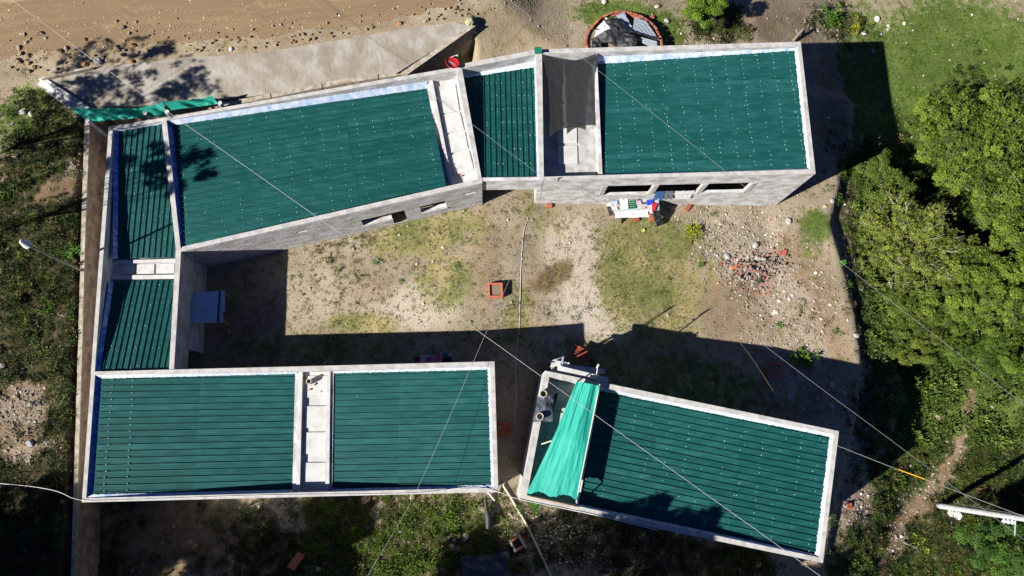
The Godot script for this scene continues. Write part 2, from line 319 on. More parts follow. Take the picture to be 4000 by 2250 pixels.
func ground_material() -> StandardMaterial3D:
	var w := 2048
	var h := 1164
	var zb := []
	for ch in 9:
		var b := PackedByteArray()
		b.resize(ZW * ZH)
		for k in ZW * ZH: b[k] = int(clampf(zone[ch][k], 0, 1) * 255)
		var im := Image.create_from_data(ZW, ZH, false, Image.FORMAT_L8, b)
		im.resize(w, h, Image.INTERPOLATE_CUBIC)
		zb.append(im.get_data())
	var fine := noise_bytes(w, h, 0.32, 3)
	var mid := noise_bytes(w, h, 0.06, 5)
	var big := noise_bytes(w, h, 0.014, 8)
	var speck := noise_bytes(w, h, 0.5, 12)
	var g0: PackedByteArray = zb[0]
	var g1: PackedByteArray = zb[1]
	var g2: PackedByteArray = zb[2]
	var g3: PackedByteArray = zb[3]
	var g4: PackedByteArray = zb[4]
	var g5: PackedByteArray = zb[5]
	var g6: PackedByteArray = zb[6]
	var g8: PackedByteArray = zb[8]
	var out := PackedByteArray()
	out.resize(w * h * 3)
	for k in w * h:
		var f := fine[k] / 255.0
		var m := mid[k] / 255.0
		var q := big[k] / 255.0
		# bare soil between tan and brown
		var r := 138.0 + 36 * (q - 0.5)
		var g := 125.0 + 32 * (q - 0.5)
		var b := 106.0 + 30 * (q - 0.5)
		var t := clampf(g2[k] / 255.0 * 1.3 + (m - 0.5) * 0.7 - 0.12, 0, 1)
		r += (174 - r) * t
		g += (162 - g) * t
		b += (148 - b) * t
		t = clampf(g3[k] / 255.0 * 1.2 + (m - 0.5) * 0.8 - 0.15, 0, 1) * 0.85
		r += (124 - r) * t
		g += (100 - g) * t
		b += (78 - b) * t
		t = clampf(g6[k] / 255.0 + (m - 0.5) * 0.6 - 0.1, 0, 1) * 0.8
		r += (84 - r) * t
		g += (68 - g) * t
		b += (50 - b) * t
		t = clampf(g4[k] / 255.0 + (f - 0.5) * 1.4 - 0.35, 0, 1) * 0.75
		r += (160 - r) * t
		g += (150 - g) * t
		b += (140 - b) * t
		t = clampf((g5[k] / 255.0 + (speck[k] / 255.0 - 0.5) * 2.2 - 0.95) * 2.5, 0, 1) * 0.75
		r += (168 - r) * t
		g += (104 - g) * t
		b += (84 - b) * t
		# stray blades and dry litter almost everywhere
		t = clampf((m - 0.52) * 3.0 + (f - 0.55) * 2.2, 0, 1) * 0.45
		r += (104 - r) * t
		g += (98 - g) * t
		b += (62 - b) * t
		# low grass shows through in tufts
		t = clampf((g0[k] / 255.0 + (m - 0.5) * 1.0 + (f - 0.5) * 0.9 - 0.24) * 2.2, 0, 1) * 0.9
		var dry := g8[k] / 255.0 * (0.35 + q)
		r += (60 + 34 * q + 52 * dry - r) * t
		g += (84 + 26 * q + 24 * dry - g) * t
		b += (28 + 22 * q + 40 * dry - b) * t
		t = clampf((g1[k] / 255.0 + (m - 0.5) * 1.2 + (f - 0.5) * 0.8 - 0.36) * 2.2, 0, 1) * 0.85
		r += (50 - r) * t
		g += (50 - g) * t
		b += (29 - b) * t
		var s := 0.82 + 0.22 * f + 0.16 * (speck[k] / 255.0)
		out[k * 3] = int(clampf(r * s, 0, 255))
		out[k * 3 + 1] = int(clampf(g * s, 0, 255))
		out[k * 3 + 2] = int(clampf(b * s, 0, 255))
	var mat := StandardMaterial3D.new()
	mat.albedo_texture = ImageTexture.create_from_image(Image.create_from_data(w, h, false, Image.FORMAT_RGB8, out))
	var bm := Image.create_from_data(w, h, false, Image.FORMAT_L8, fine)
	bm.convert(Image.FORMAT_RGBA8)
	bm.bump_map_to_normal_map(2.0)
	mat.normal_enabled = true
	mat.normal_texture = ImageTexture.create_from_image(bm)
	mat.normal_scale = 0.4
	mat.roughness = 0.95
	mat.metallic_specular = 0.15
	return mat

func make_ground() -> void:
	var xs := []
	var zs := []
	var x := -70.0
	while x < 75.0:
		xs.append(x)
		x += 0.22 if x > -26 and x < 32 else 3.0
	var z := -70.0
	while z < 60.0:
		zs.append(z)
		z += 0.22 if z > -26 and z < 9 else 3.0
	var nx := xs.size()
	var nz := zs.size()
	var v := PackedVector3Array()
	var uv := PackedVector2Array()
	var st := SurfaceTool.new()
	st.begin(Mesh.PRIMITIVE_TRIANGLES)
	for j in nz:
		for i in nx:
			st.set_uv(Vector2((xs[i] - ZX) / (ZW * ZS), (zs[j] - ZZ) / (ZH * ZS)))
			st.add_vertex(Vector3(xs[i], gh(xs[i], zs[j]), zs[j]))
	for j in nz - 1:
		for i in nx - 1:
			var a := j * nx + i
			for k in [a, a + 1, a + nx + 1, a, a + nx + 1, a + nx]: st.add_index(k)
	st.generate_normals()
	st.generate_tangents()
	structure(st.commit(), "ground", ground_material())

# ------------------------------------------------------------------ materials
func plain(c: Color, rough := 0.9, metal := 0.0) -> StandardMaterial3D:
	var m := StandardMaterial3D.new()
	m.albedo_color = c
	m.roughness = rough
	m.metallic = metal
	return m

func mottled(stops: Array, freq: float, scale: float, rough := 0.9, metal := 0.0, bump := 0.0, seed := 1, stretch := Vector3.ONE) -> StandardMaterial3D:
	var m := StandardMaterial3D.new()
	var n := FastNoiseLite.new()
	n.seed = seed
	n.frequency = freq
	n.fractal_octaves = 5
	var ramp := Gradient.new()
	ramp.offsets = PackedFloat32Array([0.25, 0.5, 0.75])
	ramp.colors = PackedColorArray(stops)
	var t := NoiseTexture2D.new()
	t.width = 512
	t.height = 512
	t.seamless = true
	t.noise = n
	t.color_ramp = ramp
	m.albedo_texture = t
	m.uv1_triplanar = true
	m.uv1_world_triplanar = true
	m.uv1_scale = stretch * scale
	m.roughness = rough
	m.metallic = metal
	if bump > 0:
		var t2 := NoiseTexture2D.new()
		t2.width = 512
		t2.height = 512
		t2.seamless = true
		t2.as_normal_map = true
		t2.bump_strength = 4.0
		var n2 := FastNoiseLite.new()
		n2.seed = seed + 9
		n2.frequency = 0.05
		t2.noise = n2
		m.normal_enabled = true
		m.normal_texture = t2
		m.normal_scale = bump
	return m

func tinted(rough := 0.85, back := 0.0) -> StandardMaterial3D:
	var m := plain(Color.WHITE, rough)
	m.vertex_color_use_as_albedo = true
	m.metallic_specular = 0.25
	if back > 0:
		m.backlight_enabled = true
		m.backlight = Color(back, back, back * 0.6)
	return m

func make_materials() -> void:
	M.wall = mottled([C(156, 152, 149), C(179, 178, 178), C(189, 189, 190)], 0.014, 0.2, 0.92, 0, 0.25, 2, Vector3(0.8, 1.2, 0.8))
	M.cap = mottled([C(152, 148, 145), C(163, 160, 157), C(172, 169, 166)], 0.012, 0.35, 0.9, 0, 0.2, 4)
	M.white = mottled([C(168, 166, 163), C(177, 175, 173), C(182, 181, 179)], 0.01, 0.3, 0.85, 0, 0.1, 6)
	M.floor = mottled([C(140, 137, 134), C(156, 153, 150), C(164, 162, 160)], 0.008, 0.4, 0.9, 0, 0.1, 7)
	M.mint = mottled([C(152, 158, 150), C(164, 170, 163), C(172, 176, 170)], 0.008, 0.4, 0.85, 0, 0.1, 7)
	M.old = mottled([C(124, 115, 103), C(136, 128, 117), C(150, 145, 137)], 0.012, 0.13, 0.95, 0, 0.3, 11)
	M.kerb = mottled([C(128, 116, 98), C(148, 138, 122), C(164, 157, 146)], 0.012, 0.4, 0.95, 0, 0.4, 13)
	M.brown_wall = mottled([C(110, 92, 76), C(132, 112, 94), C(150, 132, 114)], 0.01, 0.3, 0.95, 0, 0.3, 14)
	M.roof = []
	for k in 4:
		var q: float = [0.0, 3.0, -3.0, 7.0][k]
		M.roof.append(mottled([C(15 + q, 67 + q, 65 + q), C(20 + q, 72 + q, 70 + q), C(27 + q, 79 + q, 77 + q)], 0.012, 0.35, 0.55, 0, 0.0, 20 + k, Vector3(0.4, 1, 1.6)))
		M.roof[k].metallic_specular = 0.3
	M.foil = mottled([C(128, 152, 190), C(172, 184, 200), C(190, 196, 204)], 0.008, 0.6, 0.5, 0.1, 0.2, 31)
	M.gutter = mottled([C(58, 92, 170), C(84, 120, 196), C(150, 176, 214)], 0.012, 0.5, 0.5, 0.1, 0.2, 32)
	M.sealant = mottled([C(140, 160, 190), C(184, 190, 198), C(192, 194, 196)], 0.014, 0.8, 0.6, 0.0, 0.2, 33)
	M.screw = plain(C(152, 184, 176), 0.6)
	M.brick = [plain(C(152, 82, 60), 0.95), plain(C(138, 72, 52), 0.95), plain(C(158, 98, 76), 0.95), plain(C(134, 84, 68), 0.95)]
	M.zinc = mottled([C(132, 142, 152), C(160, 168, 178), C(178, 184, 192)], 0.03, 0.8, 0.45, 0.25, 0.1, 35)
	M.plastic = plain(C(28, 30, 34), 0.6)
	M.dark = plain(C(22, 22, 24), 0.7)
	M.wire = plain(C(150, 150, 152), 0.6)
	M.wire_dark = plain(C(112, 112, 118), 0.6)
	M.cable = plain(C(196, 196, 196), 0.5)
	M.timber = mottled([C(120, 98, 72), C(148, 124, 96), C(168, 146, 118)], 0.03, 1.2, 0.9, 0, 0.2, 37, Vector3(0.3, 1, 1))
	M.pole = mottled([C(150, 150, 150), C(166, 166, 167), C(176, 176, 176)], 0.02, 0.5, 0.85, 0, 0.2, 39)
	M.bark = mottled([C(92, 82, 70), C(126, 116, 102), C(160, 154, 142)], 0.03, 1.0, 0.95, 0, 0.6, 41)
	M.bark_pale = mottled([C(120, 114, 104), C(156, 150, 142), C(176, 172, 164)], 0.03, 1.0, 0.95, 0, 0.5, 42)
	M.tin_sky = mottled([C(176, 182, 190), C(200, 204, 210), C(210, 214, 218)], 0.03, 0.8, 0.35, 0.9, 0.1, 36)
	M.leaf = tinted(0.6, 0.35)
	M.leaf.metallic_specular = 0.35
	M.stone = tinted(0.95)
	M.net = mottled([C(26, 146, 128), C(36, 162, 143), C(50, 174, 156)], 0.09, 1.6, 0.6, 0, 0.35, 51, Vector3(3, 1, 0.5))
	M.net.backlight_enabled = true
	M.net.backlight = Color(0.25, 0.6, 0.5)
	var sh := plain(C(26, 26, 28), 0.9)
	sh.transparency = BaseMaterial3D.TRANSPARENCY_ALPHA
	sh.albedo_color.a = 0.92
	M.shade = sh

# ------------------------------------------------------------------ buildings
# a wall with openings: a, b are the ends of its outer face, it grows by 'thick' to the right of a->b (or left when negative)
func wall(parent: Node, a: Vector2, b: Vector2, thick: float, y0: float, y1: float, holes: Array, m: Material) -> void:
	var d := (b - a).normalized()
	var nrm := Vector2(-d.y, d.x) * thick
	var len := a.distance_to(b)
	var us := [0.0, len]
	var ys := [y0, y1]
	for h in holes:
		for k in [0, 1]:
			if not us.has(h[k]): us.append(h[k])
		for k in [2, 3]:
			if not ys.has(h[k]): ys.append(h[k])
	us.sort()
	ys.sort()
	var s := Soup.new()
	for i in us.size() - 1:
		var run: float = ys[0]
		for j in ys.size() - 1:
			var um: float = (us[i] + us[i + 1]) / 2
			var ym: float = (ys[j] + ys[j + 1]) / 2
			var open := false
			for h in holes:
				if um > h[0] and um < h[1] and ym > h[2] and ym < h[3]: open = true
			if open:
				if ys[j] > run: _cell(s, a, d, nrm, us[i], us[i + 1], run, ys[j])
				run = ys[j + 1]
		if ys[-1] > run: _cell(s, a, d, nrm, us[i], us[i + 1], run, ys[-1])
	put(s, "wall", m, parent)

func _cell(s: Soup, a: Vector2, d: Vector2, nrm: Vector2, u0: float, u1: float, y0: float, y1: float) -> void:
	s.slab([a + d * u0, a + d * u1, a + d * u1 + nrm, a + d * u0 + nrm], y0, y1)

func clip(poly: Array, n: Vector2, lim: float) -> Array:   # keeps n.p <= lim
	var out := []
	for i in poly.size():
		var p: Vector2 = poly[i]
		var q: Vector2 = poly[(i + 1) % poly.size()]
		var a := n.dot(p) - lim
		var b := n.dot(q) - lim
		if a <= 0: out.append(p)
		if (a < 0 and b > 0) or (a > 0 and b < 0): out.append(p.lerp(q, a / (a - b)))
	return out

func roof_y(c: Array, p: Vector2) -> float:
	return c[0] + c[1] * p.x + c[2] * p.y + c[3] * p.x * p.y

# ribbed sheets cut to a four-sided roof; rib is the way the ribs run
func roof(parent: Node, quad: Array, co: Array, rib: Vector2, pitch: float, laps: Array, purlin: float, screws: float, seed: int, rib_h := 0.04) -> void:
	rng.seed = seed
	rib = rib.normalized()
	var nrm := Vector2(-rib.y, rib.x)
	var lo := 1e9
	var hi := -1e9
	var t0 := 1e9
	var t1 := -1e9
	for p in quad:
		lo = minf(lo, nrm.dot(p))
		hi = maxf(hi, nrm.dot(p))
		t0 = minf(t0, rib.dot(p))
		t1 = maxf(t1, rib.dot(p))
	var prof := [[0.0, 0.0], [0.02, rib_h], [0.09, rib_h], [0.11, 0.0], [0.36, 0.0], [0.39, 0.008], [0.44, 0.008], [0.47, 0.0], [0.68, 0.0], [0.71, 0.008], [0.76, 0.008], [0.79, 0.0], [1.0, 0.0]]
	var n := int(ceil((hi - lo) / pitch))
	var cuts := [t0 - 1.0]
	for l in laps: cuts.append(lerpf(t0, t1, l))
	cuts.append(t1 + 1.0)
	for i in n:
		for k in cuts.size() - 1:
			var s := Soup.new()
			var dy := 0.006 * (k % 2) + rng.randf_range(0, 0.004)
			for j in prof.size() - 1:
				var sa: float = lo + (i + prof[j][0]) * pitch
				var sb: float = lo + (i + prof[j + 1][0]) * pitch
				var poly := clip(clip(quad, nrm, sb), -nrm, -sa)
				poly = clip(clip(poly, rib, cuts[k + 1] + 0.03), -rib, -cuts[k])
				if poly.size() < 3: continue
				var pts := []
				for p in poly:
					var f: float = clampf((nrm.dot(p) - sa) / (sb - sa), 0, 1)
					pts.append(Vector3(p.x, roof_y(co, p) + lerpf(prof[j][1], prof[j + 1][1], f) + dy, p.y))
				for q in range(1, pts.size() - 1): s.tri(pts[0], pts[q], pts[q + 1], Vector3.UP)
			if s.v.size(): put(s, "roof_sheet", M.roof[(rng.randi() % 4) if rng.randf() < 0.5 else k % 2], parent)
	# white sealed fixings in rows over the purlins
	if screws > 0:
		var s := Soup.new()
		var t := t0 + 0.25
		while t < t1:
			for i in n:
				for e in 2:
					if rng.randf() > (screws if e == 0 else screws * 0.25): continue
					var p := rib * (t + rng.randf_range(-0.03, 0.03) + (0.0 if e == 0 else rng.randf_range(-0.2, 0.2))) + nrm * (lo + (i + 0.5 + rng.randf_range(-0.18, 0.18)) * pitch)
					if clip(clip([p, p + Vector2(0.001, 0), p + Vector2(0, 0.001)], rib, 1e9), nrm, 1e9).is_empty(): continue
					if not Geometry2D.is_point_in_polygon(p, PackedVector2Array(quad)): continue
					var r := rng.randf_range(0.011, 0.023)
					var c := Vector3(p.x, roof_y(co, p) + 0.012, p.y)
					var a := []
					var b := []
					for q in 6:
						a.append(c + Vector3(cos(q * TAU / 6), 0, sin(q * TAU / 6)) * r)
						b.append(c + Vector3(cos(q * TAU / 6) * r * 0.6, 0.02, sin(q * TAU / 6) * r * 0.6))
					s.prism(a, b)
			t += purlin
		var o := put(s, "screw_heads", M.screw, parent)
		o.set_meta("kind", "stuff")

# a strip of sealing foil: outer edge a-b against the parapet, lower ragged edge c-d on the sheets
func foil(parent: Node, a: Vector3, b: Vector3, d: Vector3, c: Vector3, m: Material, rag := 0.03, seed := 1, called := "flashing") -> void:
	var r := RandomNumberGenerator.new()
	r.seed = seed
	var s := Soup.new()
	var n := int(maxf(4, a.distance_to(b) / 0.045))
	var e0 := c
	for i in n:
		var p := a.lerp(b, float(i) / n)
		var q := a.lerp(b, float(i + 1) / n)
		var e1 := c.lerp(d, float(i + 1) / n)
		if i < n - 1: e1 += (c - a).normalized() * r.randf_range(-rag, rag)
		s.quad(p, q, e1, e0, Vector3.UP)
		s.quad(e0, e1, e1 - Vector3.UP * 0.012, e0 - Vector3.UP * 0.012, c - a)
		e0 = e1
	put(s, called, m, parent)

func slab_part(parent: Node, flat: Array, y0: float, y1: float, called: String, m: Material) -> void:
	var s := Soup.new()
	s.slab(flat, y0, y1)
	put(s, called, m, parent)

func parapet(parent: Node, flat: Array, y0: float, y1: float) -> void:
	slab_part(parent, flat, y1 - 0.035, y1, "parapet_cap", M.cap)
	slab_part(parent, flat, y0, y1 - 0.035, "wall", M.wall)

func cover(parent: Node, flat: Array, y: float, m: Material) -> void:   # a tiled hatch cover lying on a roof channel
	slab_part(parent, flat, y, y + 0.05, "cover_panel", m)

func on_wall(parent: Node, a: Vector2, b: Vector2, u: float, y: float, w: float, h: float, proud: float, called: String, m: Material) -> void:
	# a thin piece lying on the outer face a-b of a wall (its outside to the right of b-a)
	var d := (b - a).normalized()
	var n := Vector2(-d.y, d.x)
	var p := a + d * u
	var s := Soup.new()
	s.slab([p - d * w / 2 - n * 0.01, p + d * w / 2 - n * 0.01, p + d * w / 2 + n * proud, p - d * w / 2 + n * proud], y - h / 2, y + h / 2)
	put(s, called, m, parent)

func up(q: Vector2, y: float) -> Vector3:
	return Vector3(q.x, y, q.y)

func make_buildings() -> void:
	# --- long slanted block behind the yard
	var a := thing("roofed_block", "long slanted concrete block with green sheet roof, ending at narrow white slab strip", "building")
	parapet(a, [Vector2(-13.99, -13.45), Vector2(-1.47, -16.09), Vector2(-1.32, -15.93), Vector2(-14, -13.29)], -0.5, 2.9)
	parapet(a, [Vector2(-1.47, -16.09), Vector2(-1.16, -16.05), Vector2(-0.2, -10.67), Vector2(-0.4, -10.8)], -0.5, 2.897)
	slab_part(a, [Vector2(-12.77, -7.46), Vector2(-0.21, -10.67), Vector2(-0.4, -10.83), Vector2(-12.88, -7.64)], 2.855, 2.893, "parapet_cap", M.cap)
	wall(a, Vector2(-12.77, -7.46), Vector2(-0.21, -10.66), -0.2, -0.5, 2.85, [[7.43, 8.75, 0.88, 1.66], [8.75, 9.39, -0.4, 1.66], [10.1, 11.27, 0.8, 1.67], [4.62, 5.12, 1.88, 2.0], [12.1, 12.65, 1.84, 1.96]], M.wall)
	wall(a, Vector2(-14.03, -13.27), Vector2(-12.89, -7.6), -0.16, -0.5, 2.89, [], M.wall)
	slab_part(a, [Vector2(-14.06, -13.27), Vector2(-13.85, -13.31), Vector2(-12.72, -7.62), Vector2(-12.91, -7.57)], 2.892, 2.925, "parapet_cap", M.cap)
	roof(a, [Vector2(-13.7, -13.29), Vector2(-2.78, -15.55), Vector2(-1.77, -10.54), Vector2(-12.61, -7.74)], [4.51847, 0.11424, 0.16147, 0.00995], Vector2(1, -0.213), 0.262, [0.3, 0.66], 0.76, 0.62, 101, 0.055)
	foil(a, Vector3(-13.83, 2.86, -13.32), Vector3(-2.73, 2.5, -15.71), Vector3(-2.76, 2.18, -15.41), Vector3(-13.66, 2.69, -13.2), M.foil, 0.018, 3)
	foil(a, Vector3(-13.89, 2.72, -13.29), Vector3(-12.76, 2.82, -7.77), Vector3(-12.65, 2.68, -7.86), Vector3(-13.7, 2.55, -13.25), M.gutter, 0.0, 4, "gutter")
	slab_part(a, [Vector2(-2.8, -15.69), Vector2(-2.64, -15.71), Vector2(-1.63, -10.77), Vector2(-1.81, -10.73)], 1.9, 2.3, "upstand", M.wall)
	slab_part(a, [Vector2(-2.65, -15.65), Vector2(-2.49, -15.68), Vector2(-1.5, -10.75), Vector2(-1.64, -10.73)], 1.9, 2.42, "beam", M.white)
	slab_part(a, [Vector2(-2.53, -15.77), Vector2(-1.27, -16), Vector2(-0.37, -11.04), Vector2(-1.56, -10.78)], 1.8, 2.2, "roof_slab", M.white)
	for q in [[Vector2(-2.33, -15.44), Vector2(-1.48, -15.59), Vector2(-1.27, -14.3), Vector2(-2.07, -14.15)], [Vector2(-2.04, -14.1), Vector2(-1.25, -14.25), Vector2(-1.05, -13.38), Vector2(-1.87, -13.21)], [Vector2(-1.84, -13.14), Vector2(-1.02, -13.31), Vector2(-0.86, -12.5), Vector2(-1.66, -12.27)], [Vector2(-1.63, -12.17), Vector2(-0.81, -12.4), Vector2(-0.6, -11.54), Vector2(-1.43, -11.24)]]: cover(a, q, 2.202, M.white)

	var wa := Vector2(-12.77, -7.46)
	var wb := Vector2(-0.21, -10.66)
	for i in 12: on_wall(a, wa, wb, 0.9 + i * 0.98, 2.42 + 0.02 * (i % 3), 0.13 + 0.03 * (i % 2), 0.06, 0.006, "mortar_patch", M.kerb)
	for q in [[8.09, 1.32, 0.86], [10.69, 1.17, 0.78]]: on_wall(a, wa, wb, q[0], q[2], q[1] + 0.06, 0.04, 0.05, "sill", M.cap)
	on_wall(a, wa, wb, 6.5, 0.08, 12.9, 0.16, 0.012, "plinth", M.floor)

	# --- west wing
	var w := thing("roofed_wing", "narrow west wing with two tapering green roofs and a white slab between them", "building")
	parapet(w, [Vector2(-16.27, -12.99), Vector2(-16.09, -12.81), Vector2(-15.63, -2.39), Vector2(-15.78, -2.39)], -0.5, 2.903)
	parapet(w, [Vector2(-16.26, -12.99), Vector2(-13.99, -13.45), Vector2(-14, -13.29), Vector2(-16.07, -12.85)], -0.5, 2.9)
	wall(w, Vector2(-12.73, -7.45), Vector2(-12.54, -2.61), 0.19, -0.5, 2.85, [[3.9, 4.68, -0.4, 1.55], [1.6, 2.4, -0.4, 1.5]], M.wall)
	slab_part(w, [Vector2(-12.93, -7.56), Vector2(-12.71, -7.6), Vector2(-12.7, -7.42), Vector2(-12.53, -2.61), Vector2(-12.72, -2.6)], 2.855, 2.896, "parapet_cap", M.cap)
	roof(w, [Vector2(-15.99, -13.02), Vector2(-14.09, -13.41), Vector2(-13.12, -7.38), Vector2(-15.62, -7.3)], [1.95337, 0.01268, -0.03765, 0.00201], Vector2(-0.02, 1), 0.238, [], 1.0, 0.85, 111, 0.045)
	foil(w, Vector3(-16.12, 2.82, -12.88), Vector3(-14.04, 2.82, -13.31), Vector3(-14.09, 2.72, -13.24), Vector3(-15.95, 2.72, -12.87), M.foil, 0.03, 5)
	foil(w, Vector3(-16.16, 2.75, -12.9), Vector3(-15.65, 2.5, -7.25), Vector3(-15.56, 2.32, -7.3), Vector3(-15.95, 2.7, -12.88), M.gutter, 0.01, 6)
	slab_part(w, [Vector2(-16.01, -7.39), Vector2(-13.19, -7.49), Vector2(-13.13, -6.38), Vector2(-15.96, -6.32)], 1.7, 2.05, "roof_slab", M.white)
	slab_part(w, [Vector2(-15.84, -7.24), Vector2(-13.16, -7.35), Vector2(-13.16, -7.22), Vector2(-15.82, -7.1)], 2.0, 2.2, "beam", M.white)
	slab_part(w, [Vector2(-15.81, -6.6), Vector2(-13.14, -6.65), Vector2(-13.13, -6.48), Vector2(-15.8, -6.42)], 2.0, 2.2, "beam", M.white)
	for q in [[Vector2(-15.42, -7.09), Vector2(-14.95, -7.1), Vector2(-14.92, -6.69), Vector2(-15.4, -6.68)], [Vector2(-14.85, -7.11), Vector2(-14.12, -7.13), Vector2(-14.09, -6.71), Vector2(-14.83, -6.69)], [Vector2(-14.04, -7.13), Vector2(-13.29, -7.15), Vector2(-13.26, -6.73), Vector2(-14.01, -6.71)]]: cover(w, q, 2.052, M.white)
	roof(w, [Vector2(-15.69, -6.34), Vector2(-13.12, -6.44), Vector2(-12.76, -2.58), Vector2(-15.65, -2.52)], [3.07191, 0.00052, 0.12484, -0.00073], Vector2(-0.03, 1), 0.24, [], 0.9, 0.85, 121, 0.045)
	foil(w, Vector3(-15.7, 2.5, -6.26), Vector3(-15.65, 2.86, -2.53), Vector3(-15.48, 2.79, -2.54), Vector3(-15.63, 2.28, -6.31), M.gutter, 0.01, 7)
	# small tin porch over its door
	var porch := thing("tin_porch", "little corrugated tin awning on two sloping poles in the shaded corner of the yard", "awning", Vector3(-13.3, 0, -5.65))
	porch.position = Vector3.ZERO
	var pc := [Vector3(-12.69, 1.52, -6.03), Vector3(-11.36, 1.3, -6.16), Vector3(-11.28, 1.3, -5.23), Vector3(-12.64, 1.52, -5.13)]
	var pd := [Vector3(-12.64, 1.53, -5.15), Vector3(-11.36, 1.31, -5.21), Vector3(-11.32, 1.31, -4.75), Vector3(-12.62, 1.53, -4.68)]
	for q in [pc, pd]:
		put(corrugated(q, 11 if q == pc else 6, 0.03), "tin_sheet", M.tin_sky, porch)
	var bs := Soup.new()
	bs.prism([Vector3(-11.59, 1.36, -6.16), Vector3(-11.54, 1.36, -6.16), Vector3(-11.51, 1.37, -4.73), Vector3(-11.56, 1.37, -4.73)], [Vector3(-11.57, 1.42, -6.15), Vector3(-11.52, 1.42, -6.15), Vector3(-11.48, 1.43, -4.72), Vector3(-11.54, 1.43, -4.72)])
	put(bs, "batten", M.dark, porch)
	for q in [[Vector3(-11.37, 1.24, -6), Vector3(-11.47, 0, -6.03)], [Vector3(-11.35, 1.24, -4.81), Vector3(-11.41, 0, -4.79)]]:
		var ts := Soup.new()
		ts.tube([q[0], q[1] - Vector3(0, 0.1, 0)], [0.035], 7)
		put(ts, "pole", M.timber, porch)

	# --- south block
	var c := thing("roofed_block", "straight concrete block nearest the camera with two green roofs joined by a tiled channel", "building")
	parapet(c, [Vector2(-15.77, -2.39), Vector2(-15.54, 2.54), Vector2(-15.39, 2.38), Vector2(-15.61, -2.38)], -0.5, 2.9)
	parapet(c, [Vector2(-15.79, -2.49), Vector2(0.37, -2.96), Vector2(0.18, -2.73), Vector2(-15.6, -2.35)], -0.8, 2.907)
	parapet(c, [Vector2(0.36, -2.96), Vector2(0.54, 2.2), Vector2(0.35, 2.03), Vector2(0.18, -2.74)], -0.9, 2.9)
	parapet(c, [Vector2(-15.54, 2.54), Vector2(0.54, 2.2), Vector2(0.35, 2.03), Vector2(-15.39, 2.38)], -0.5, 2.903)
	roof(c, [Vector2(-15.4, -2.36), Vector2(-7.78, -2.61), Vector2(-7.63, 2.28), Vector2(-15.18, 2.43)], [1.81317, -0.06323, 0.00112, -0.00012], Vector2(1, -0.02), 0.257, [0.5], 0.8, 0.0, 131, 0.05)
	put(sparse_screws([Vector2(-14.96, -2.26), Vector2(-14.05, -2.27), Vector2(-13.77, 2.24), Vector2(-14.79, 2.29)], 2.8, 0.26, 5), "screw_heads", M.screw, c).set_meta("kind", "stuff")
	roof(c, [Vector2(-6.32, -2.66), Vector2(0.2, -2.8), Vector2(0.39, 2.09), Vector2(-6.11, 2.28)], [2.77625, 0.07675, -0.00303, 0.00004], Vector2(1, -0.02), 0.257, [0.42], 0.8, 0.03, 132, 0.05)
	foil(c, Vector3(-15.61, 2.88, -2.36), Vector3(-7.71, 2.6, -2.6), Vector3(-7.76, 2.37, -2.47), Vector3(-15.33, 2.85, -2.22), M.sealant, 0.025, 8)
	foil(c, Vector3(-6.23, 2.6, -2.65), Vector3(0.18, 2.88, -2.73), Vector3(0.16, 2.87, -2.63), Vector3(-6.25, 2.37, -2.5), M.sealant, 0.025, 9)
	foil(c, Vector3(0.18, 2.88, -2.71), Vector3(0.35, 2.88, 2.02), Vector3(0.26, 2.87, 2.01), Vector3(0.08, 2.87, -2.67), M.sealant, 0.02, 10)
	foil(c, Vector3(-15.41, 2.87, 2.37), Vector3(-7.58, 2.5, 2.25), Vector3(-7.62, 2.38, 2.12), Vector3(-15.18, 2.85, 2.25), M.foil, 0.02, 11)
	foil(c, Vector3(-6.05, 2.5, 2.21), Vector3(0.35, 2.87, 2.02), Vector3(0.33, 2.86, 1.93), Vector3(-6.08, 2.38, 2.1), M.foil, 0.02, 12)
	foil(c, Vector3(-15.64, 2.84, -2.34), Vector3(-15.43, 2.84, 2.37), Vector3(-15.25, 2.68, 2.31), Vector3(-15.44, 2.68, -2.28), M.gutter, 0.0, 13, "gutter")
	slab_part(c, [Vector2(-7.84, -2.62), Vector2(-7.7, -2.62), Vector2(-7.51, 2.28), Vector2(-7.66, 2.28)], 1.9, 2.36, "upstand", M.wall)
	slab_part(c, [Vector2(-7.69, -2.62), Vector2(-7.52, -2.62), Vector2(-7.35, 2.21), Vector2(-7.49, 2.21)], 1.9, 2.44, "beam", M.white)
	slab_part(c, [Vector2(-7.6, -2.64), Vector2(-6.53, -2.66), Vector2(-6.33, 2.31), Vector2(-7.45, 2.31)], 1.8, 2.24, "roof_slab", M.white)
	slab_part(c, [Vector2(-6.53, -2.65), Vector2(-6.39, -2.65), Vector2(-6.19, 2.2), Vector2(-6.34, 2.2)], 1.9, 2.44, "beam", M.white)
	slab_part(c, [Vector2(-6.42, -2.65), Vector2(-6.27, -2.66), Vector2(-6.08, 2.26), Vector2(-6.22, 2.26)], 1.9, 2.36, "upstand", M.wall)
	for q in [[Vector2(-7.38, -2.38), Vector2(-6.55, -2.39), Vector2(-6.51, -1.52), Vector2(-7.36, -1.51)], [Vector2(-7.35, -1.16), Vector2(-6.5, -1.17), Vector2(-6.47, -0.3), Vector2(-7.31, -0.28)], [Vector2(-7.31, -0.11), Vector2(-6.47, -0.12), Vector2(-6.44, 0.72), Vector2(-7.29, 0.74)], [Vector2(-7.26, 1.09), Vector2(-6.43, 1.08), Vector2(-6.39, 1.94), Vector2(-7.24, 1.95)]]: cover(c, q, 2.242, M.white)

	# --- north-east block with the linking roof and the open roof terrace
	var e := thing("roofed_block", "wide concrete block by the slope with a big dotted green roof and three dark windows", "building")
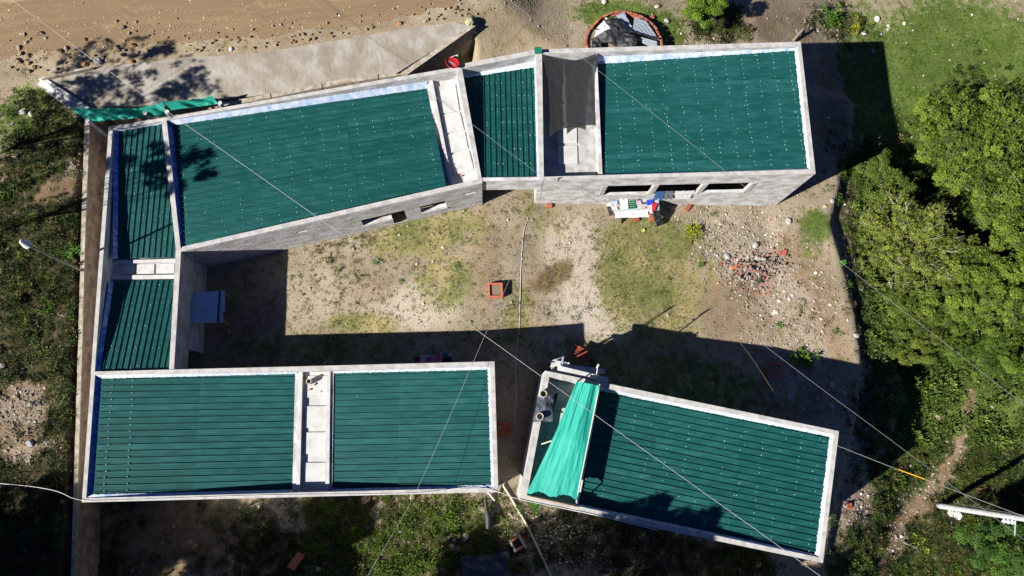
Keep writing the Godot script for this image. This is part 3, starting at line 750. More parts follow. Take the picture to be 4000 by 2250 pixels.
	parapet(e, [Vector2(-1.17, -16.25), Vector2(2.1, -17.02), Vector2(2.15, -16.79), Vector2(-1.15, -16.03)], -0.5, 2.9)
	slab_part(e, [Vector2(-0.21, -10.9), Vector2(2.43, -10.98), Vector2(2.43, -10.82), Vector2(-0.19, -10.75)], 1.75, 2.897, "lintel_beam", M.wall)
	parapet(e, [Vector2(2.14, -17.02), Vector2(2.43, -17.04), Vector2(2.46, -10.83), Vector2(2.26, -10.83)], -2.5, 2.903)
	parapet(e, [Vector2(2.43, -17.05), Vector2(14.34, -17.69), Vector2(14.19, -17.45), Vector2(2.44, -16.83)], -3, 2.9)
	parapet(e, [Vector2(14.34, -17.68), Vector2(14.47, -11.29), Vector2(14.26, -11.49), Vector2(14.19, -17.45)], -4, 2.907)
	slab_part(e, [Vector2(2.26, -10.82), Vector2(14.47, -11.29), Vector2(14.26, -11.49), Vector2(2.46, -10.98)], 2.86, 2.899, "parapet_cap", M.cap)
	wall(e, Vector2(2.27, -10.83), Vector2(14.47, -11.29), -0.12, -3, 2.855, [[3.15, 5.25, 0.72, 1.92], [5.5, 7.5, 0.72, 1.92], [7.75, 9.75, 0.72, 1.92]], M.wall)
	roof(e, [Vector2(-1.12, -16.03), Vector2(2.19, -16.68), Vector2(2.27, -11), Vector2(-0.18, -10.94)], [4.05251, -0.06851, 0.11624, -0.00648], Vector2(0.02, 1), 0.238, [], 0.68, 0.85, 141, 0.045)
	foil(e, Vector3(2.19, 2.6, -16.94), Vector3(2.27, 2.86, -10.99), Vector3(2.17, 2.84, -11), Vector3(2.12, 2.3, -16.5), M.foil, 0.02, 14)
	foil(e, Vector3(-1.16, 2.35, -16.32), Vector3(2.19, 2.4, -17.06), Vector3(2.13, 2.28, -16.51), Vector3(-1.09, 2.22, -15.93), M.sealant, 0.015, 15)
	slab_part(e, [Vector2(2.44, -17.25), Vector2(5.11, -17.31), Vector2(5.15, -11.34), Vector2(2.48, -11.24)], 1.7, 2.05, "roof_slab", M.floor)
	for q in [[Vector2(3.16, -13.75), Vector2(4.05, -13.77), Vector2(4.04, -12.91), Vector2(3.16, -12.88)], [Vector2(3.17, -12.75), Vector2(4.05, -12.78), Vector2(4.05, -11.91), Vector2(3.17, -11.89)], [Vector2(3.39, -15.81), Vector2(4.02, -15.84), Vector2(4.01, -14.96), Vector2(3.38, -14.94)], [Vector2(3.38, -14.82), Vector2(4.02, -14.85), Vector2(4.02, -13.93), Vector2(3.36, -13.89)]]: cover(e, q, 2.052, M.white)
	slab_part(e, [Vector2(4.84, -16.68), Vector2(4.97, -16.68), Vector2(5.07, -11.22), Vector2(4.92, -11.22)], 1.9, 2.62, "upstand", M.wall)
	roof(e, [Vector2(5.03, -17.13), Vector2(14.34, -17.6), Vector2(14.34, -11.53), Vector2(5.05, -11.21)], [3.24064, -0.02310, 0.07423, -0.00403], Vector2(1, -0.045), 0.226, [0.35, 0.7], 0.735, 0.75, 151, 0.016)
	foil(e, Vector3(5.01, 2.6, -17.08), Vector3(14.24, 2.8, -17.5), Vector3(14.17, 2.69, -17.37), Vector3(5.04, 2.28, -16.72), M.foil, 0.02, 16)
	foil(e, Vector3(14.24, 2.8, -17.5), Vector3(14.28, 2.86, -11.52), Vector3(14.18, 2.79, -11.61), Vector3(14.12, 2.69, -17.33), M.sealant, 0.035, 17)
	foil(e, Vector3(5.03, 2.75, -11.15), Vector3(14.28, 2.86, -11.5), Vector3(14.22, 2.79, -11.57), Vector3(5.06, 2.6, -11.25), M.foil, 0.01, 18)

	var ea := Vector2(2.27, -10.83)
	var eb := Vector2(14.47, -11.29)
	for i in 10: on_wall(e, ea, eb, 1.2 + i * 1.05, 2.5 + 0.02 * (i % 3), 0.12 + 0.04 * (i % 2), 0.06, 0.006, "mortar_patch", M.kerb)
	for q in [4.2, 6.5, 8.75]: on_wall(e, ea, eb, q, 0.7, 2.1, 0.045, 0.05, "sill", M.cap)
	for q in [5.375, 7.625, 3.03, 9.87]: on_wall(e, ea, eb, q, 1.33, 0.2, 1.16, 0.035, "pillar", M.floor)
	on_wall(e, ea, eb, 6.1, 2.12, 12.1, 0.05, 0.02, "ledge", M.floor)

	# --- south-east block
	var f := thing("roofed_block", "detached concrete block with green roof, its end draped by a bright green tarpaulin", "building")
	parapet(f, [Vector2(2.44, -2.59), Vector2(14.47, -0.16), Vector2(14.24, -0.03), Vector2(2.61, -2.34)], -2.6, 2.9)
	parapet(f, [Vector2(14.46, -0.16), Vector2(13.33, 4.93), Vector2(13.2, 4.72), Vector2(14.24, -0.03)], -4, 2.907)
	parapet(f, [Vector2(1.39, 2.5), Vector2(13.34, 4.93), Vector2(13.2, 4.72), Vector2(1.67, 2.33)], -2.6, 2.903)
	parapet(f, [Vector2(2.44, -2.59), Vector2(2.61, -2.34), Vector2(1.67, 2.33), Vector2(1.39, 2.5)], -1.5, 2.897)
	roof(f, [Vector2(4.74, -2.02), Vector2(14.37, -0.08), Vector2(13.29, 4.81), Vector2(3.64, 2.89)], [2.08386, 0.04572, 0.01028, -0.00001], Vector2(1, 0.2), 0.262, [0.28, 0.62], 0.76, 0.42, 161, 0.05)
	foil(f, Vector3(4.69, 2.72, -2), Vector3(14.26, 2.86, -0.03), Vector3(14.19, 2.82, 0.08), Vector3(4.73, 2.36, -1.82), M.sealant, 0.03, 19)
	foil(f, Vector3(14.26, 2.86, -0.03), Vector3(13.22, 2.86, 4.73), Vector3(13.08, 2.82, 4.66), Vector3(14.1, 2.82, 0.06), M.sealant, 0.035, 20)
	foil(f, Vector3(3.61, 2.72, 2.75), Vector3(13.22, 2.86, 4.73), Vector3(13.21, 2.82, 4.64), Vector3(3.68, 2.36, 2.69), M.foil, 0.02, 21)
	slab_part(f, [Vector2(2.62, -2.49), Vector2(4.86, -2.04), Vector2(3.71, 2.95), Vector2(1.63, 2.49)], 1.7, 2.1, "roof_slab", M.mint)
	slab_part(f, [Vector2(4.69, -2.04), Vector2(4.8, -2.02), Vector2(3.74, 2.88), Vector2(3.61, 2.86)], 1.9, 2.4, "upstand", M.wall)
	for q in [[Vector2(3.02, -2.1), Vector2(3.52, -2.01), Vector2(3.32, -0.99), Vector2(2.79, -1.07)], [Vector2(2.76, -0.98), Vector2(3.3, -0.89), Vector2(3.12, 0), Vector2(2.55, -0.1)], [Vector2(2.52, 0), Vector2(3.09, 0.1), Vector2(2.87, 1.13), Vector2(2.28, 1.01)]]: cover(f, q, 2.102, M.mint)

func sparse_screws(flat: Array, y: float, pitch: float, seed: int) -> Soup:
	var s := Soup.new()
	rng.seed = seed
	var a: Vector2 = flat[0]
	for col in [0.0, 0.85]:
		for i in 18:
			var t := i / 18.0
			var p: Vector2 = flat[0].lerp(flat[3], t).lerp(flat[1].lerp(flat[2], t), col) + Vector2(rng.randf_range(-0.03, 0.03), 0.1)
			var lo := []
			var hi := []
			for q in 6:
				lo.append(Vector3(p.x + cos(q * TAU / 6) * 0.025, y - 0.12, p.y + sin(q * TAU / 6) * 0.025))
				hi.append(Vector3(p.x + cos(q * TAU / 6) * 0.016, y + 0.02 - 0.07 * col, p.y + sin(q * TAU / 6) * 0.016))
			s.prism(lo, hi)
	return s

func corrugated(c: Array, waves: int, amp: float) -> Soup:   # waves run from side 0-1 to side 3-2
	return grid(2, waves * 4, func(u: float, v: float) -> Vector3:
		var q: Vector3 = c[0].lerp(c[1], u).lerp(c[3].lerp(c[2], u), v)
		return q + Vector3.UP * amp * sin(v * waves * TAU))

# ------------------------------------------------------------------ walls, road and slab on the uphill side
func make_uphill() -> void:
	var s := Soup.new()
	s.slab([Vector2(-17.97, -13.67), Vector2(-17.75, -13.74), Vector2(-17.34, -8.67), Vector2(-16.77, -2.6), Vector2(-16.05, 5.43), Vector2(-16.21, 5.43), Vector2(-16.93, -2.6), Vector2(-17.52, -8.67)], 1.745, 1.8)
	var rw := thing("retaining_wall", "long pale-topped retaining wall between weedy bank and west wing", "wall")
	put(s, "coping", M.kerb, rw)
	s = Soup.new()
	for q in [[Vector2(-17.93, -13.67), Vector2(-17.76, -13.73), Vector2(-17.35, -8.67), Vector2(-17.5, -8.67)], [Vector2(-17.5, -8.67), Vector2(-17.35, -8.67), Vector2(-16.78, -2.6), Vector2(-16.92, -2.6)], [Vector2(-16.92, -2.6), Vector2(-16.78, -2.6), Vector2(-16.06, 5.43), Vector2(-16.2, 5.43)], [Vector2(-16.2, 5.43), Vector2(-16.06, 5.43), Vector2(-15.85, 7.74), Vector2(-16, 7.74)]]: s.slab(q, -0.4, 1.745)
	put(s, "wall", M.brown_wall, rw)
	for p in [[Vector2(-17.47, -12.63)], [Vector2(-17.31, -10.53)], [Vector2(-17.16, -8.32)]]:
		s = Soup.new()
		s.tube([up(p[0] + Vector2(-1.0, 0), 0.8), up(p[0] + Vector2(0.55, 0), 0.8)], [0.11], 10)
		put(s, "strut", M.brown_wall, rw)

	# sloping concrete apron below the road
	var top := [Vector3(-19.93, 2.02, -15.6), Vector3(-17.85, 2.06, -16.17), Vector3(-13.97, 2.1, -16.71), Vector3(-10.56, 2.1, -17.03), Vector3(-7.13, 2.08, -17.74), Vector3(-3.64, 2.06, -18.48), Vector3(-1.52, 2.04, -18.86)]
	var low := [Vector3(-18.1, 1.62, -14.42), Vector3(-17.14, 1.62, -14.43), Vector3(-12.28, 1.62, -14.92), Vector3(-10.46, 1.62, -15.21), Vector3(-6.89, 1.64, -15.87), Vector3(-4.27, 1.66, -16.38), Vector3(-0.78, 1.98, -18.68)]
	s = Soup.new()
	var lo := []
	for i in top.size() - 1:
		s.prism([top[i] - Vector3(0, 0.6, 0), top[i + 1] - Vector3(0, 0.6, 0), low[i + 1] - Vector3(0, 0.5, 0), low[i] - Vector3(0, 0.5, 0)], [top[i], top[i + 1], low[i + 1], low[i]])
	structure(s, "concrete_apron", apron_material())
	# its kerb along the gap behind the block
	var k := thing("drain_kerb", "weathered concrete kerb with drain slots along lower edge of the sloping slab", "kerb")
	var kp := [Vector2(-12.22, -14.73), Vector2(-10.41, -15.11), Vector2(-9.85, -15.26), Vector2(-8.48, -15.57), Vector2(-7.57, -15.8), Vector2(-6.59, -16.03), Vector2(-5.02, -16.29), Vector2(-4.08, -16.34)]
	var kq := [Vector2(-12.2, -14.53), Vector2(-10.4, -14.91), Vector2(-9.83, -15.04), Vector2(-8.47, -15.37), Vector2(-7.55, -15.58), Vector2(-6.58, -15.81), Vector2(-5.01, -16.09), Vector2(-3.94, -16.3)]
	for i in kp.size() - 1:
		var g := 0.05 if i in [1, 3, 5] else 0.008
		s = Soup.new()
		s.slab([kp[i], kp[i + 1] - (kp[i + 1] - kp[i]).normalized() * g, kq[i + 1] - (kq[i + 1] - kq[i]).normalized() * g, kq[i]], -0.3, 1.75 + 0.015 * (i % 2))
		put(s, "kerb_stone", M.kerb, k)
	# slanting end wall
	var ew := thing("wing_wall", "slanting end wall of the concrete slab with a shaded face", "wall")
	s = Soup.new()
	s.prism([Vector3(-0.82, 2.05, -18.68) - Vector3(0, 2.4, 0), Vector3(-0.58, 2.05, -18.66) - Vector3(0, 2.4, 0), Vector3(-3.7, 1.8, -16.28) - Vector3(0, 2.2, 0), Vector3(-4.12, 1.8, -16.26) - Vector3(0, 2.2, 0)], [Vector3(-0.82, 2.05, -18.71), Vector3(-0.58, 2.05, -18.68), Vector3(-3.7, 1.8, -16.29), Vector3(-4.12, 1.8, -16.27)])
	put(s, "wall", M.kerb, ew)
	# low kerbs at the other end
	ew = thing("low_kerb_wall", "whitewashed low wall slanting down to the green netting", "wall")
	s = Soup.new()
	s.prism([Vector3(-19.97, 2.1, -15.62) - Vector3(0, 1, 0), Vector3(-19.81, 2.1, -15.66) - Vector3(0, 1, 0), Vector3(-17.8, 1.85, -14.36) - Vector3(0, 1.5, 0), Vector3(-18.01, 1.85, -14.21) - Vector3(0, 1.5, 0)], [Vector3(-19.97, 2.1, -15.62), Vector3(-19.81, 2.1, -15.66), Vector3(-17.8, 1.85, -14.36), Vector3(-18.01, 1.85, -14.21)])
	put(s, "wall", M.white, ew)
	s = Soup.new()
	s.prism([Vector3(-20.41, 1.9, -15.55) - Vector3(0, 0.5, 0), Vector3(-20, 2.05, -15.63) - Vector3(0, 0.5, 0), Vector3(-18.03, 1.8, -14.22) - Vector3(0, 0.5, 0), Vector3(-18.77, 1.76, -14.34) - Vector3(0, 0.5, 0)], [Vector3(-20.41, 1.9, -15.55), Vector3(-20, 2.05, -15.63), Vector3(-18.03, 1.8, -14.22), Vector3(-18.77, 1.76, -14.34)])
	put(s, "mortar_fillet", M.cap, ew)
	ew = thing("kerb_beam", "thin concrete kerb at the corner of the slab below the road rocks", "kerb")
	s = Soup.new()
	s.prism([Vector3(-19.88, 2.2, -15.63) - Vector3(0, 0.6, 0), Vector3(-17.72, 2.25, -16.17) - Vector3(0, 0.6, 0), Vector3(-17.69, 2.25, -16.09) - Vector3(0, 0.6, 0), Vector3(-19.84, 2.2, -15.52) - Vector3(0, 0.6, 0)], [Vector3(-19.88, 2.2, -15.63), Vector3(-17.72, 2.25, -16.17), Vector3(-17.69, 2.25, -16.09), Vector3(-19.84, 2.2, -15.52)])
	put(s, "kerb_stone", M.kerb, ew)

	# dirt road: a sheet that follows the land, its edge uneven
	var n := 60
	var rd := grid(90, 26, func(u: float, v: float) -> Vector3:
		var x := lerpf(-34, 1.6, u)
		var ze := along(x, [-34, -24, -17.4, -10.6, -6, -2, 1.6], [-15.6, -15.9, -16.9, -17.6, -18.3, -19.3, -21.2]) + wob.get_noise_2d(x * 25, 3) * 0.35
		var z := lerpf(-36, ze, v)
		return Vector3(x, gh(x, z) + 0.03 + 0.035 * sin(z * 4.4 + 0.12 * x) * smooth(0, 0.3, 1 - v) - 0.05 * smooth(0.95, 1.0, v), z))
	structure(rd, "dirt_road", road_material())

func apron_material() -> StandardMaterial3D:
	return M.old

func road_material() -> StandardMaterial3D:
	var w := 2048
	var h := 1024
	var st := noise_bytes(w, h, 0.02, 61, 8.0)
	var ruts := noise_bytes(w, h, 0.05, 67, 24.0)
	var fine := noise_bytes(w, h, 0.3, 62)
	var mid := noise_bytes(w, h, 0.05, 63)
	var out := PackedByteArray()
	out.resize(w * h * 3)
	for k in w * h:
		var q := st[k] / 255.0
		var m := mid[k] / 255.0
		var w2 := (ruts[k] / 255.0 - 0.5) * 1.6
		var row := (k / w) / float(h)
		var t := clampf((q - 0.42) * 3.2 + (m - 0.5) * 1.1 - 0.9 * smoothstep(0.8, 0.93, row), 0, 1)     # compacted wheel tracks against loose stony strips
		var s := 0.8 + (0.5 - 0.24 * t) * fine[k] / 255.0
		out[k * 3] = int(minf(255, (116 + 40 * t + 10 * w2) * s))
		out[k * 3 + 1] = int(minf(255, (98 + 40 * t + 9 * w2) * s))
		out[k * 3 + 2] = int(minf(255, (76 + 28 * t + 6 * w2) * s))
	var m := StandardMaterial3D.new()
	m.albedo_texture = ImageTexture.create_from_image(Image.create_from_data(w, h, false, Image.FORMAT_RGB8, out))
	var bm := Image.create_from_data(w, h, false, Image.FORMAT_L8, fine)
	bm.convert(Image.FORMAT_RGBA8)
	bm.bump_map_to_normal_map(6.0)
	m.roughness = 0.95
	m.metallic_specular = 0.15
	return m

# ------------------------------------------------------------------ plants and stones
func leaf(s: Soup, base: Vector3, dir: Vector3, len: float, wid: float, bend: float) -> void:
	var side := dir.cross(Vector3.UP)
	if side.length() < 0.1: side = dir.cross(Vector3.RIGHT)
	side = side.normalized() * wid * 0.5
	var mid := base + dir * len * 0.55 + Vector3.UP * bend * len * 0.25
	var tip := base + dir * len - Vector3.UP * bend * len * 0.3
	s.tri(base, mid - side, mid + side, Vector3.UP)
	s.tri(mid - side, tip, mid + side, Vector3.UP)

func rosette(n: int, len: float, wid: float, rise0: float, rise1: float, seed: int) -> ArrayMesh:
	rng.seed = seed
	var s := Soup.new()
	for i in n:
		var a := i * 2.399 + rng.randf_range(-0.3, 0.3)
		var r := lerpf(rise0, rise1, float(i) / n) + rng.randf_range(-0.12, 0.12)
		var d := Vector3(cos(a) * cos(r), sin(r), sin(a) * cos(r))
		s.col = Color(1, 1, 1) * rng.randf_range(0.8, 1.15)
		leaf(s, d * len * 0.08, d, len * rng.randf_range(0.75, 1.1), wid, 0.5)
	return s.mesh()

func bushlet(n: int, seed: int) -> ArrayMesh:   # a knot of small leaves on all sides of a dome
	rng.seed = seed
	var s := Soup.new()
	for i in n:
		var a := rng.randf() * TAU
		var h := rng.randf()
		var r := sqrt(1.0 - h * h * 0.8) * rng.randf_range(0.3, 1.0)
		var p := Vector3(cos(a) * r, h * 0.8, sin(a) * r)
		var d := (p + Vector3(rng.randf_range(-0.5, 0.5), rng.randf_range(0.0, 0.6), rng.randf_range(-0.5, 0.5))).normalized()
		s.col = Color(1, 1, 1) * rng.randf_range(0.7, 1.2)
		leaf(s, p, d, rng.randf_range(0.35, 0.6), rng.randf_range(0.18, 0.3), 0.4)
	return s.mesh()

func tuft(n: int, seed: int) -> ArrayMesh:
	rng.seed = seed
	var s := Soup.new()
	for i in n:
		var a := rng.randf() * TAU
		var r := rng.randf_range(0.5, 1.35)
		var d := Vector3(cos(a) * cos(r), sin(r), sin(a) * cos(r))
		var b := Vector3(rng.randf_range(-0.4, 0.4), 0, rng.randf_range(-0.4, 0.4))
		s.col = Color(1, 1, 1) * rng.randf_range(0.75, 1.2)
		leaf(s, b, d, rng.randf_range(0.6, 1.1), 0.09, 0.5)
	return s.mesh()

func rock(seed: int, flat := 0.7, ridge := 0.28) -> Soup:
	var ns := FastNoiseLite.new()
	ns.seed = seed
	ns.frequency = 0.55
	var s := Soup.new()
	var sp := SphereMesh.new()
	sp.radial_segments = 9
	sp.rings = 5
	sp.radius = 1
	sp.height = 2
	var arr := sp.get_mesh_arrays()
	var vs: PackedVector3Array = arr[Mesh.ARRAY_VERTEX]
	var ix: PackedInt32Array = arr[Mesh.ARRAY_INDEX]
	var q := []
	for p in vs:
		var k := 1.0 + ns.get_noise_3dv(p * 1.6) * ridge * 2.2
		q.append(Vector3(p.x * 1.15, p.y * flat, p.z * 0.9) * k)
	for i in range(0, ix.size(), 3): s.tri(q[ix[i]], q[ix[i + 1]], q[ix[i + 2]], q[ix[i]] + q[ix[i + 1]] + q[ix[i + 2]])
	return s

func scatter(called: String, mesh: Mesh, m: Material, list: Array, cols: Array, parent: Node = null) -> MultiMeshInstance3D:
	var mm := MultiMesh.new()
	mm.transform_format = MultiMesh.TRANSFORM_3D
	mm.use_colors = true
	mm.mesh = mesh
	mm.instance_count = list.size()
	for i in list.size():
		mm.set_instance_transform(i, list[i])
		mm.set_instance_color(i, cols[i])
	var o := MultiMeshInstance3D.new()
	o.multimesh = mm
	o.material_override = m
	if parent:
		o.name = called
		parent.add_child(o, true)
	else:
		o.name = numbered(called)
		add_child(o)
	return o

var blocks := []
func built(x: float, z: float) -> bool:
	var p := Vector2(x, z)
	for b in blocks:
		if Geometry2D.is_point_in_polygon(p, b): return true
	return false

func spin(s: Vector3, tilt := 0.2) -> Basis:
	return Basis.from_euler(Vector3(rng.randf_range(-tilt, tilt), rng.randf() * TAU, rng.randf_range(-tilt, tilt))).scaled_local(s)

func make_cover() -> void:
	blocks = [PackedVector2Array([Vector2(-16.27, -12.99), Vector2(-1.16, -16.1), Vector2(-0.2, -10.67), Vector2(-12.73, -7.45)]), PackedVector2Array([Vector2(-16.27, -12.99), Vector2(-12.73, -7.45), Vector2(-12.54, -2.62), Vector2(-15.77, -2.41)]), PackedVector2Array([Vector2(-15.78, -2.49), Vector2(0.37, -2.97), Vector2(0.54, 2.2), Vector2(-15.55, 2.54)]),
		PackedVector2Array([Vector2(2.12, -17.05), Vector2(14.34, -17.69), Vector2(14.47, -11.29), Vector2(2.27, -10.83)]), PackedVector2Array([Vector2(2.44, -2.59), Vector2(14.47, -0.16), Vector2(13.34, 4.93), Vector2(1.39, 2.5)]), PackedVector2Array([Vector2(-20.47, -15.7), Vector2(-18.01, -16.36), Vector2(-10.67, -17.24), Vector2(-1.53, -19.01), Vector2(-0.57, -18.85), Vector2(-3.6, -16.17), Vector2(-12.17, -14.36), Vector2(-17.94, -13.4)]),
		PackedVector2Array([Vector2(-18.1, -14.0), Vector2(-16, -14), Vector2(-15.4, 3), Vector2(-16.4, 9), Vector2(-16.6, 9), Vector2(-17.1, -2.6)])]
	# --- lawn
	var clump := FastNoiseLite.new()
	clump.seed = 77
	clump.frequency = 0.9
	var tufts := [tuft(16, 1), tuft(20, 2)]
	var lists := [[], []]
	var cols := [[], []]
	rng.seed = 4242
	for i in 260000:
		var x := rng.randf_range(-25, 31)
		var z := rng.randf_range(-25.5, 7.5)
		var g := zget(0, x, z)
		var d := g + clump.get_noise_2d(x * 2, z * 2) * 0.5 - 0.25
		if rng.randf() > d or built(x, z): continue
		var k := i % 2
		var s := rng.randf_range(0.05, 0.1)
		lists[k].append(Transform3D(spin(Vector3(s, s * rng.randf_range(0.5, 0.9), s)), Vector3(x, gh(x, z) - 0.005, z)))
		var dry := clampf(rng.randf() * 0.4 + clump.get_noise_2d(x, z + 50) * 0.5 + 0.5 * zget(8, x, z) - 0.05, 0, 1)
		cols[k].append(L(58, 82, 22).lerp(L(146, 136, 94), dry) * rng.randf_range(0.75, 1.2))
	for k in 2:
		var o := scatter("lawn_grass", tufts[k], M.leaf, lists[k], cols[k])
		tag(o, ["short green and dry grass over the yard and slope", "thin blades of grass mixed into yard and slope turf"][k], "grass", "", "stuff")
	# --- weeds
	var knots := [bushlet(22, 5), bushlet(30, 6), rosette(11, 1.0, 0.3, 0.2, 1.2, 7)]
	lists = [[], [], []]
	cols = [[], [], []]
	rng.seed = 777
	for i in 190000:
		var x := rng.randf_range(-25, 31)
		var z := rng.randf_range(-25.5, 7.5)
		var g := zget(1, x, z)
		if g < 0.03: continue
		var d := g * 0.9 + clump.get_noise_2d(x * 1.2 + 90, z * 1.2) * 0.7 - 0.18
		if rng.randf() > d or built(x, z): continue
		var k := 2 if rng.randf() < 0.12 else i % 2
		var s := (0.05 + 0.17 * pow(rng.randf(), 1.6)) * (1.0 + 0.7 * clump.get_noise_2d(x, z))
		if x > -13 and x < 13 and z > -13 and z < -2: s *= 0.6
		if k == 2: s *= 0.9
		if x > 16.6 and x < 19.3 and z > -13 and z < -2 and rng.randf() < 0.6: continue
		var scrub := x > 18.8 and z > -15 and z < 0.5
		if scrub: s *= 1.7
		lists[k].append(Transform3D(spin(Vector3(s, s * rng.randf_range(0.8, 1.5), s)), Vector3(x, gh(x, z) - 0.01, z)))
		var t := clampf(rng.randf() * 0.7 + clump.get_noise_2d(x + 30, z) * 0.6 + (0.45 if z > 2.2 and x > -8 and x < 1.5 else 0.0), 0, 1)
		var c := L(32, 46, 14).lerp(L(92, 120, 28), t * t)
		if scrub: c = L(50, 68, 26).lerp(L(106, 126, 46), t)
		elif rng.randf() < 0.18: c = L(98, 84, 52)
		cols[k].append(c * rng.randf_range(0.7, 1.2))
	for k in 3:
		var o := scatter("weed_cover", knots[k], M.leaf, lists[k], cols[k])
		tag(o, ["low dark leafy weeds covering the banks", "bushy green weeds growing thick on the banks", "star shaped weed plants among the ground cover"][k], "weeds", "", "stuff")
	# --- sparse yard weeds
	var yl := []
	var yc := []
	rng.seed = 991
	for i in 15000:
		var x := rng.randf_range(-11, 17)
		var z := rng.randf_range(-12.5, -1)
		if built(x, z) or rng.randf() > 0.5 + clump.get_noise_2d(x * 0.8, z * 0.8) * 0.9 - 0.35 * smooth(3, 9, x): continue
		var s := rng.randf_range(0.025, 0.075)
		if rng.randf() < 0.06: s *= 2.2
		yl.append(Transform3D(spin(Vector3(s, s * 0.7, s)), Vector3(x, gh(x, z) - 0.006, z)))
		yc.append(L(76, 74, 40).lerp(L(56, 70, 26), rng.randf()) * rng.randf_range(0.7, 1.2))
	var ow := scatter("yard_weeds", knots[0], M.leaf, yl, yc)
	tag(ow, "small scattered weeds dotting the bare dirt of the yard", "weeds", "", "stuff")
	# --- gravel
	var rocks := []
	for k in 4:
		var r := rock(30 + k, 0.6)
		rocks.append(r.mesh())
	lists = [[], [], [], []]
	cols = [[], [], [], []]
	rng.seed = 31337
	for i in 200000:
		var x := rng.randf_range(-25, 31)
		var z := rng.randf_range(-25.5, 7.5)
		var road := (1.0 - smooth(0.5, 2.6, x)) * (1.0 - smooth(-17.6 - 0.16 * (x + 17), -16.6 - 0.16 * (x + 17), z)) if x > -25 and z < -15.5 else 0.0
		var rim := road * smooth(-22.5, -18.5, z)
		var d := zget(4, x, z) * 0.6 + 0.02 + rim * 0.5 + road * 0.12
		if rng.randf() > d or built(x, z): continue
		var k := i % 4
		var big := pow(rng.randf(), 4.0)
		var s := 0.014 + 0.05 * big + 0.02 * rng.randf()
		if road > 0: s *= 0.5 + 0.25 * rim
		lists[k].append(Transform3D(spin(Vector3(s, s, s), 0.6), Vector3(x, gh(x, z) + s * 0.2, z)))
		var c := L(158, 148, 136).lerp(L(118, 102, 86), rng.randf())
		if road > 0: c = L(160, 144, 122).lerp(L(140, 120, 96), rng.randf())
		if rng.randf() < 0.12: c = L(184, 178, 170)
		if rng.randf() < zget(5, x, z) * 0.35: c = L(154, 104, 88)
		cols[k].append(c * rng.randf_range(0.8, 1.1))
	for k in 4:
		var o := scatter("gravel", rocks[k], M.stone, lists[k], cols[k])
		tag(o, ["loose gravel and rubble bits on the ground", "scattered pale pebbles on road and yard", "brown road stones and chips strewn about", "mixed small rubble lying on the soil"][k], "gravel", "", "stuff")

# crown made of leaf clusters on the skins of many lobes
func tree(at: Vector2, label: String, centre: Vector3, rad: Vector3, lobes: int, per: int, lf: Mesh, size: float, c0: Color, c1: Color, seed: int, group: String, called := "broadleaf_tree", bare := 0.0, limb_r := 0.05) -> Node3D:
	rng.seed = seed
	var foot := on(at, -0.1)
	var t := thing(called, label, "bush" if called.ends_with("bush") else "tree", foot, 0.0, group)
	var cc := centre - foot
	var ts := Soup.new()
	var fork := Vector3(0, cc.y * 0.45, 0) + cc * Vector3(0.35, 0, 0.35)
	ts.tube([Vector3.ZERO, fork * 0.5 + Vector3(0.05, 0, 0.04), fork], [limb_r * 2.6, limb_r * 2.0, limb_r * 1.6], 9)
	put(ts, "trunk", M.bark, t)
	var list := []
	var cols := []
	for i in lobes:
		var dir := Vector3(rng.randfn(), rng.randfn() * 0.8 + 0.15, rng.randfn()).normalized()
		var lc := cc + dir * rad * rng.randf_range(0.3, 0.98)
		var lr := rad * rng.randf_range(0.12, 0.26)
		var ls := Soup.new()
		var elbow := fork.lerp(lc, 0.5) + Vector3(rng.randf_range(-0.2, 0.2), rng.randf_range(-0.1, 0.25), rng.randf_range(-0.2, 0.2))
		ls.tube([fork, elbow, lc, lc + dir * lr * 0.7], [limb_r, limb_r * 0.7, limb_r * 0.4, limb_r * 0.15], 6)
		if bare > 0.0:
			for tw in 2:
				var td := (dir + Vector3(rng.randf_range(-1, 1), rng.randf_range(0.2, 0.9), rng.randf_range(-1, 1))).normalized()
				ls.tube([lc, lc + td * 0.2, lc + td * rng.randf_range(0.3, 0.55) + Vector3(0.06, 0.02, -0.05)], [0.012, 0.009, 0.005], 5)
		put(ls, "limb", M.bark_pale if bare > 0.0 and i % 3 == 0 else M.bark, t)
		var tone := rng.randf()
		for k in per:
			var d := Vector3(rng.randfn(), rng.randfn() + 0.35, rng.randfn()).normalized()
			if rng.randf() < bare and d.y > 0.5: continue
			var p := lc + d * lr * rng.randf_range(0.6, 1.08)
			var y := (d + Vector3.UP * 0.9).normalized()
			var xa := y.cross(Vector3(0.3, 0.1, 0.9)).normalized()
			var s := size * rng.randf_range(0.7, 1.25)
			var b := Basis(xa, y, xa.cross(y)).rotated(y, rng.randf() * TAU)
			list.append(Transform3D(b.scaled_local(Vector3(s, s, s)), p))
			cols.append(c0.lerp(c1, clampf(tone * 0.5 + rng.randf() * 0.6 - 0.05, 0, 1)) * rng.randf_range(0.75, 1.15))
	scatter("crown", lf, M.leaf, list, cols, t).set_meta("kind", "stuff")
	return t

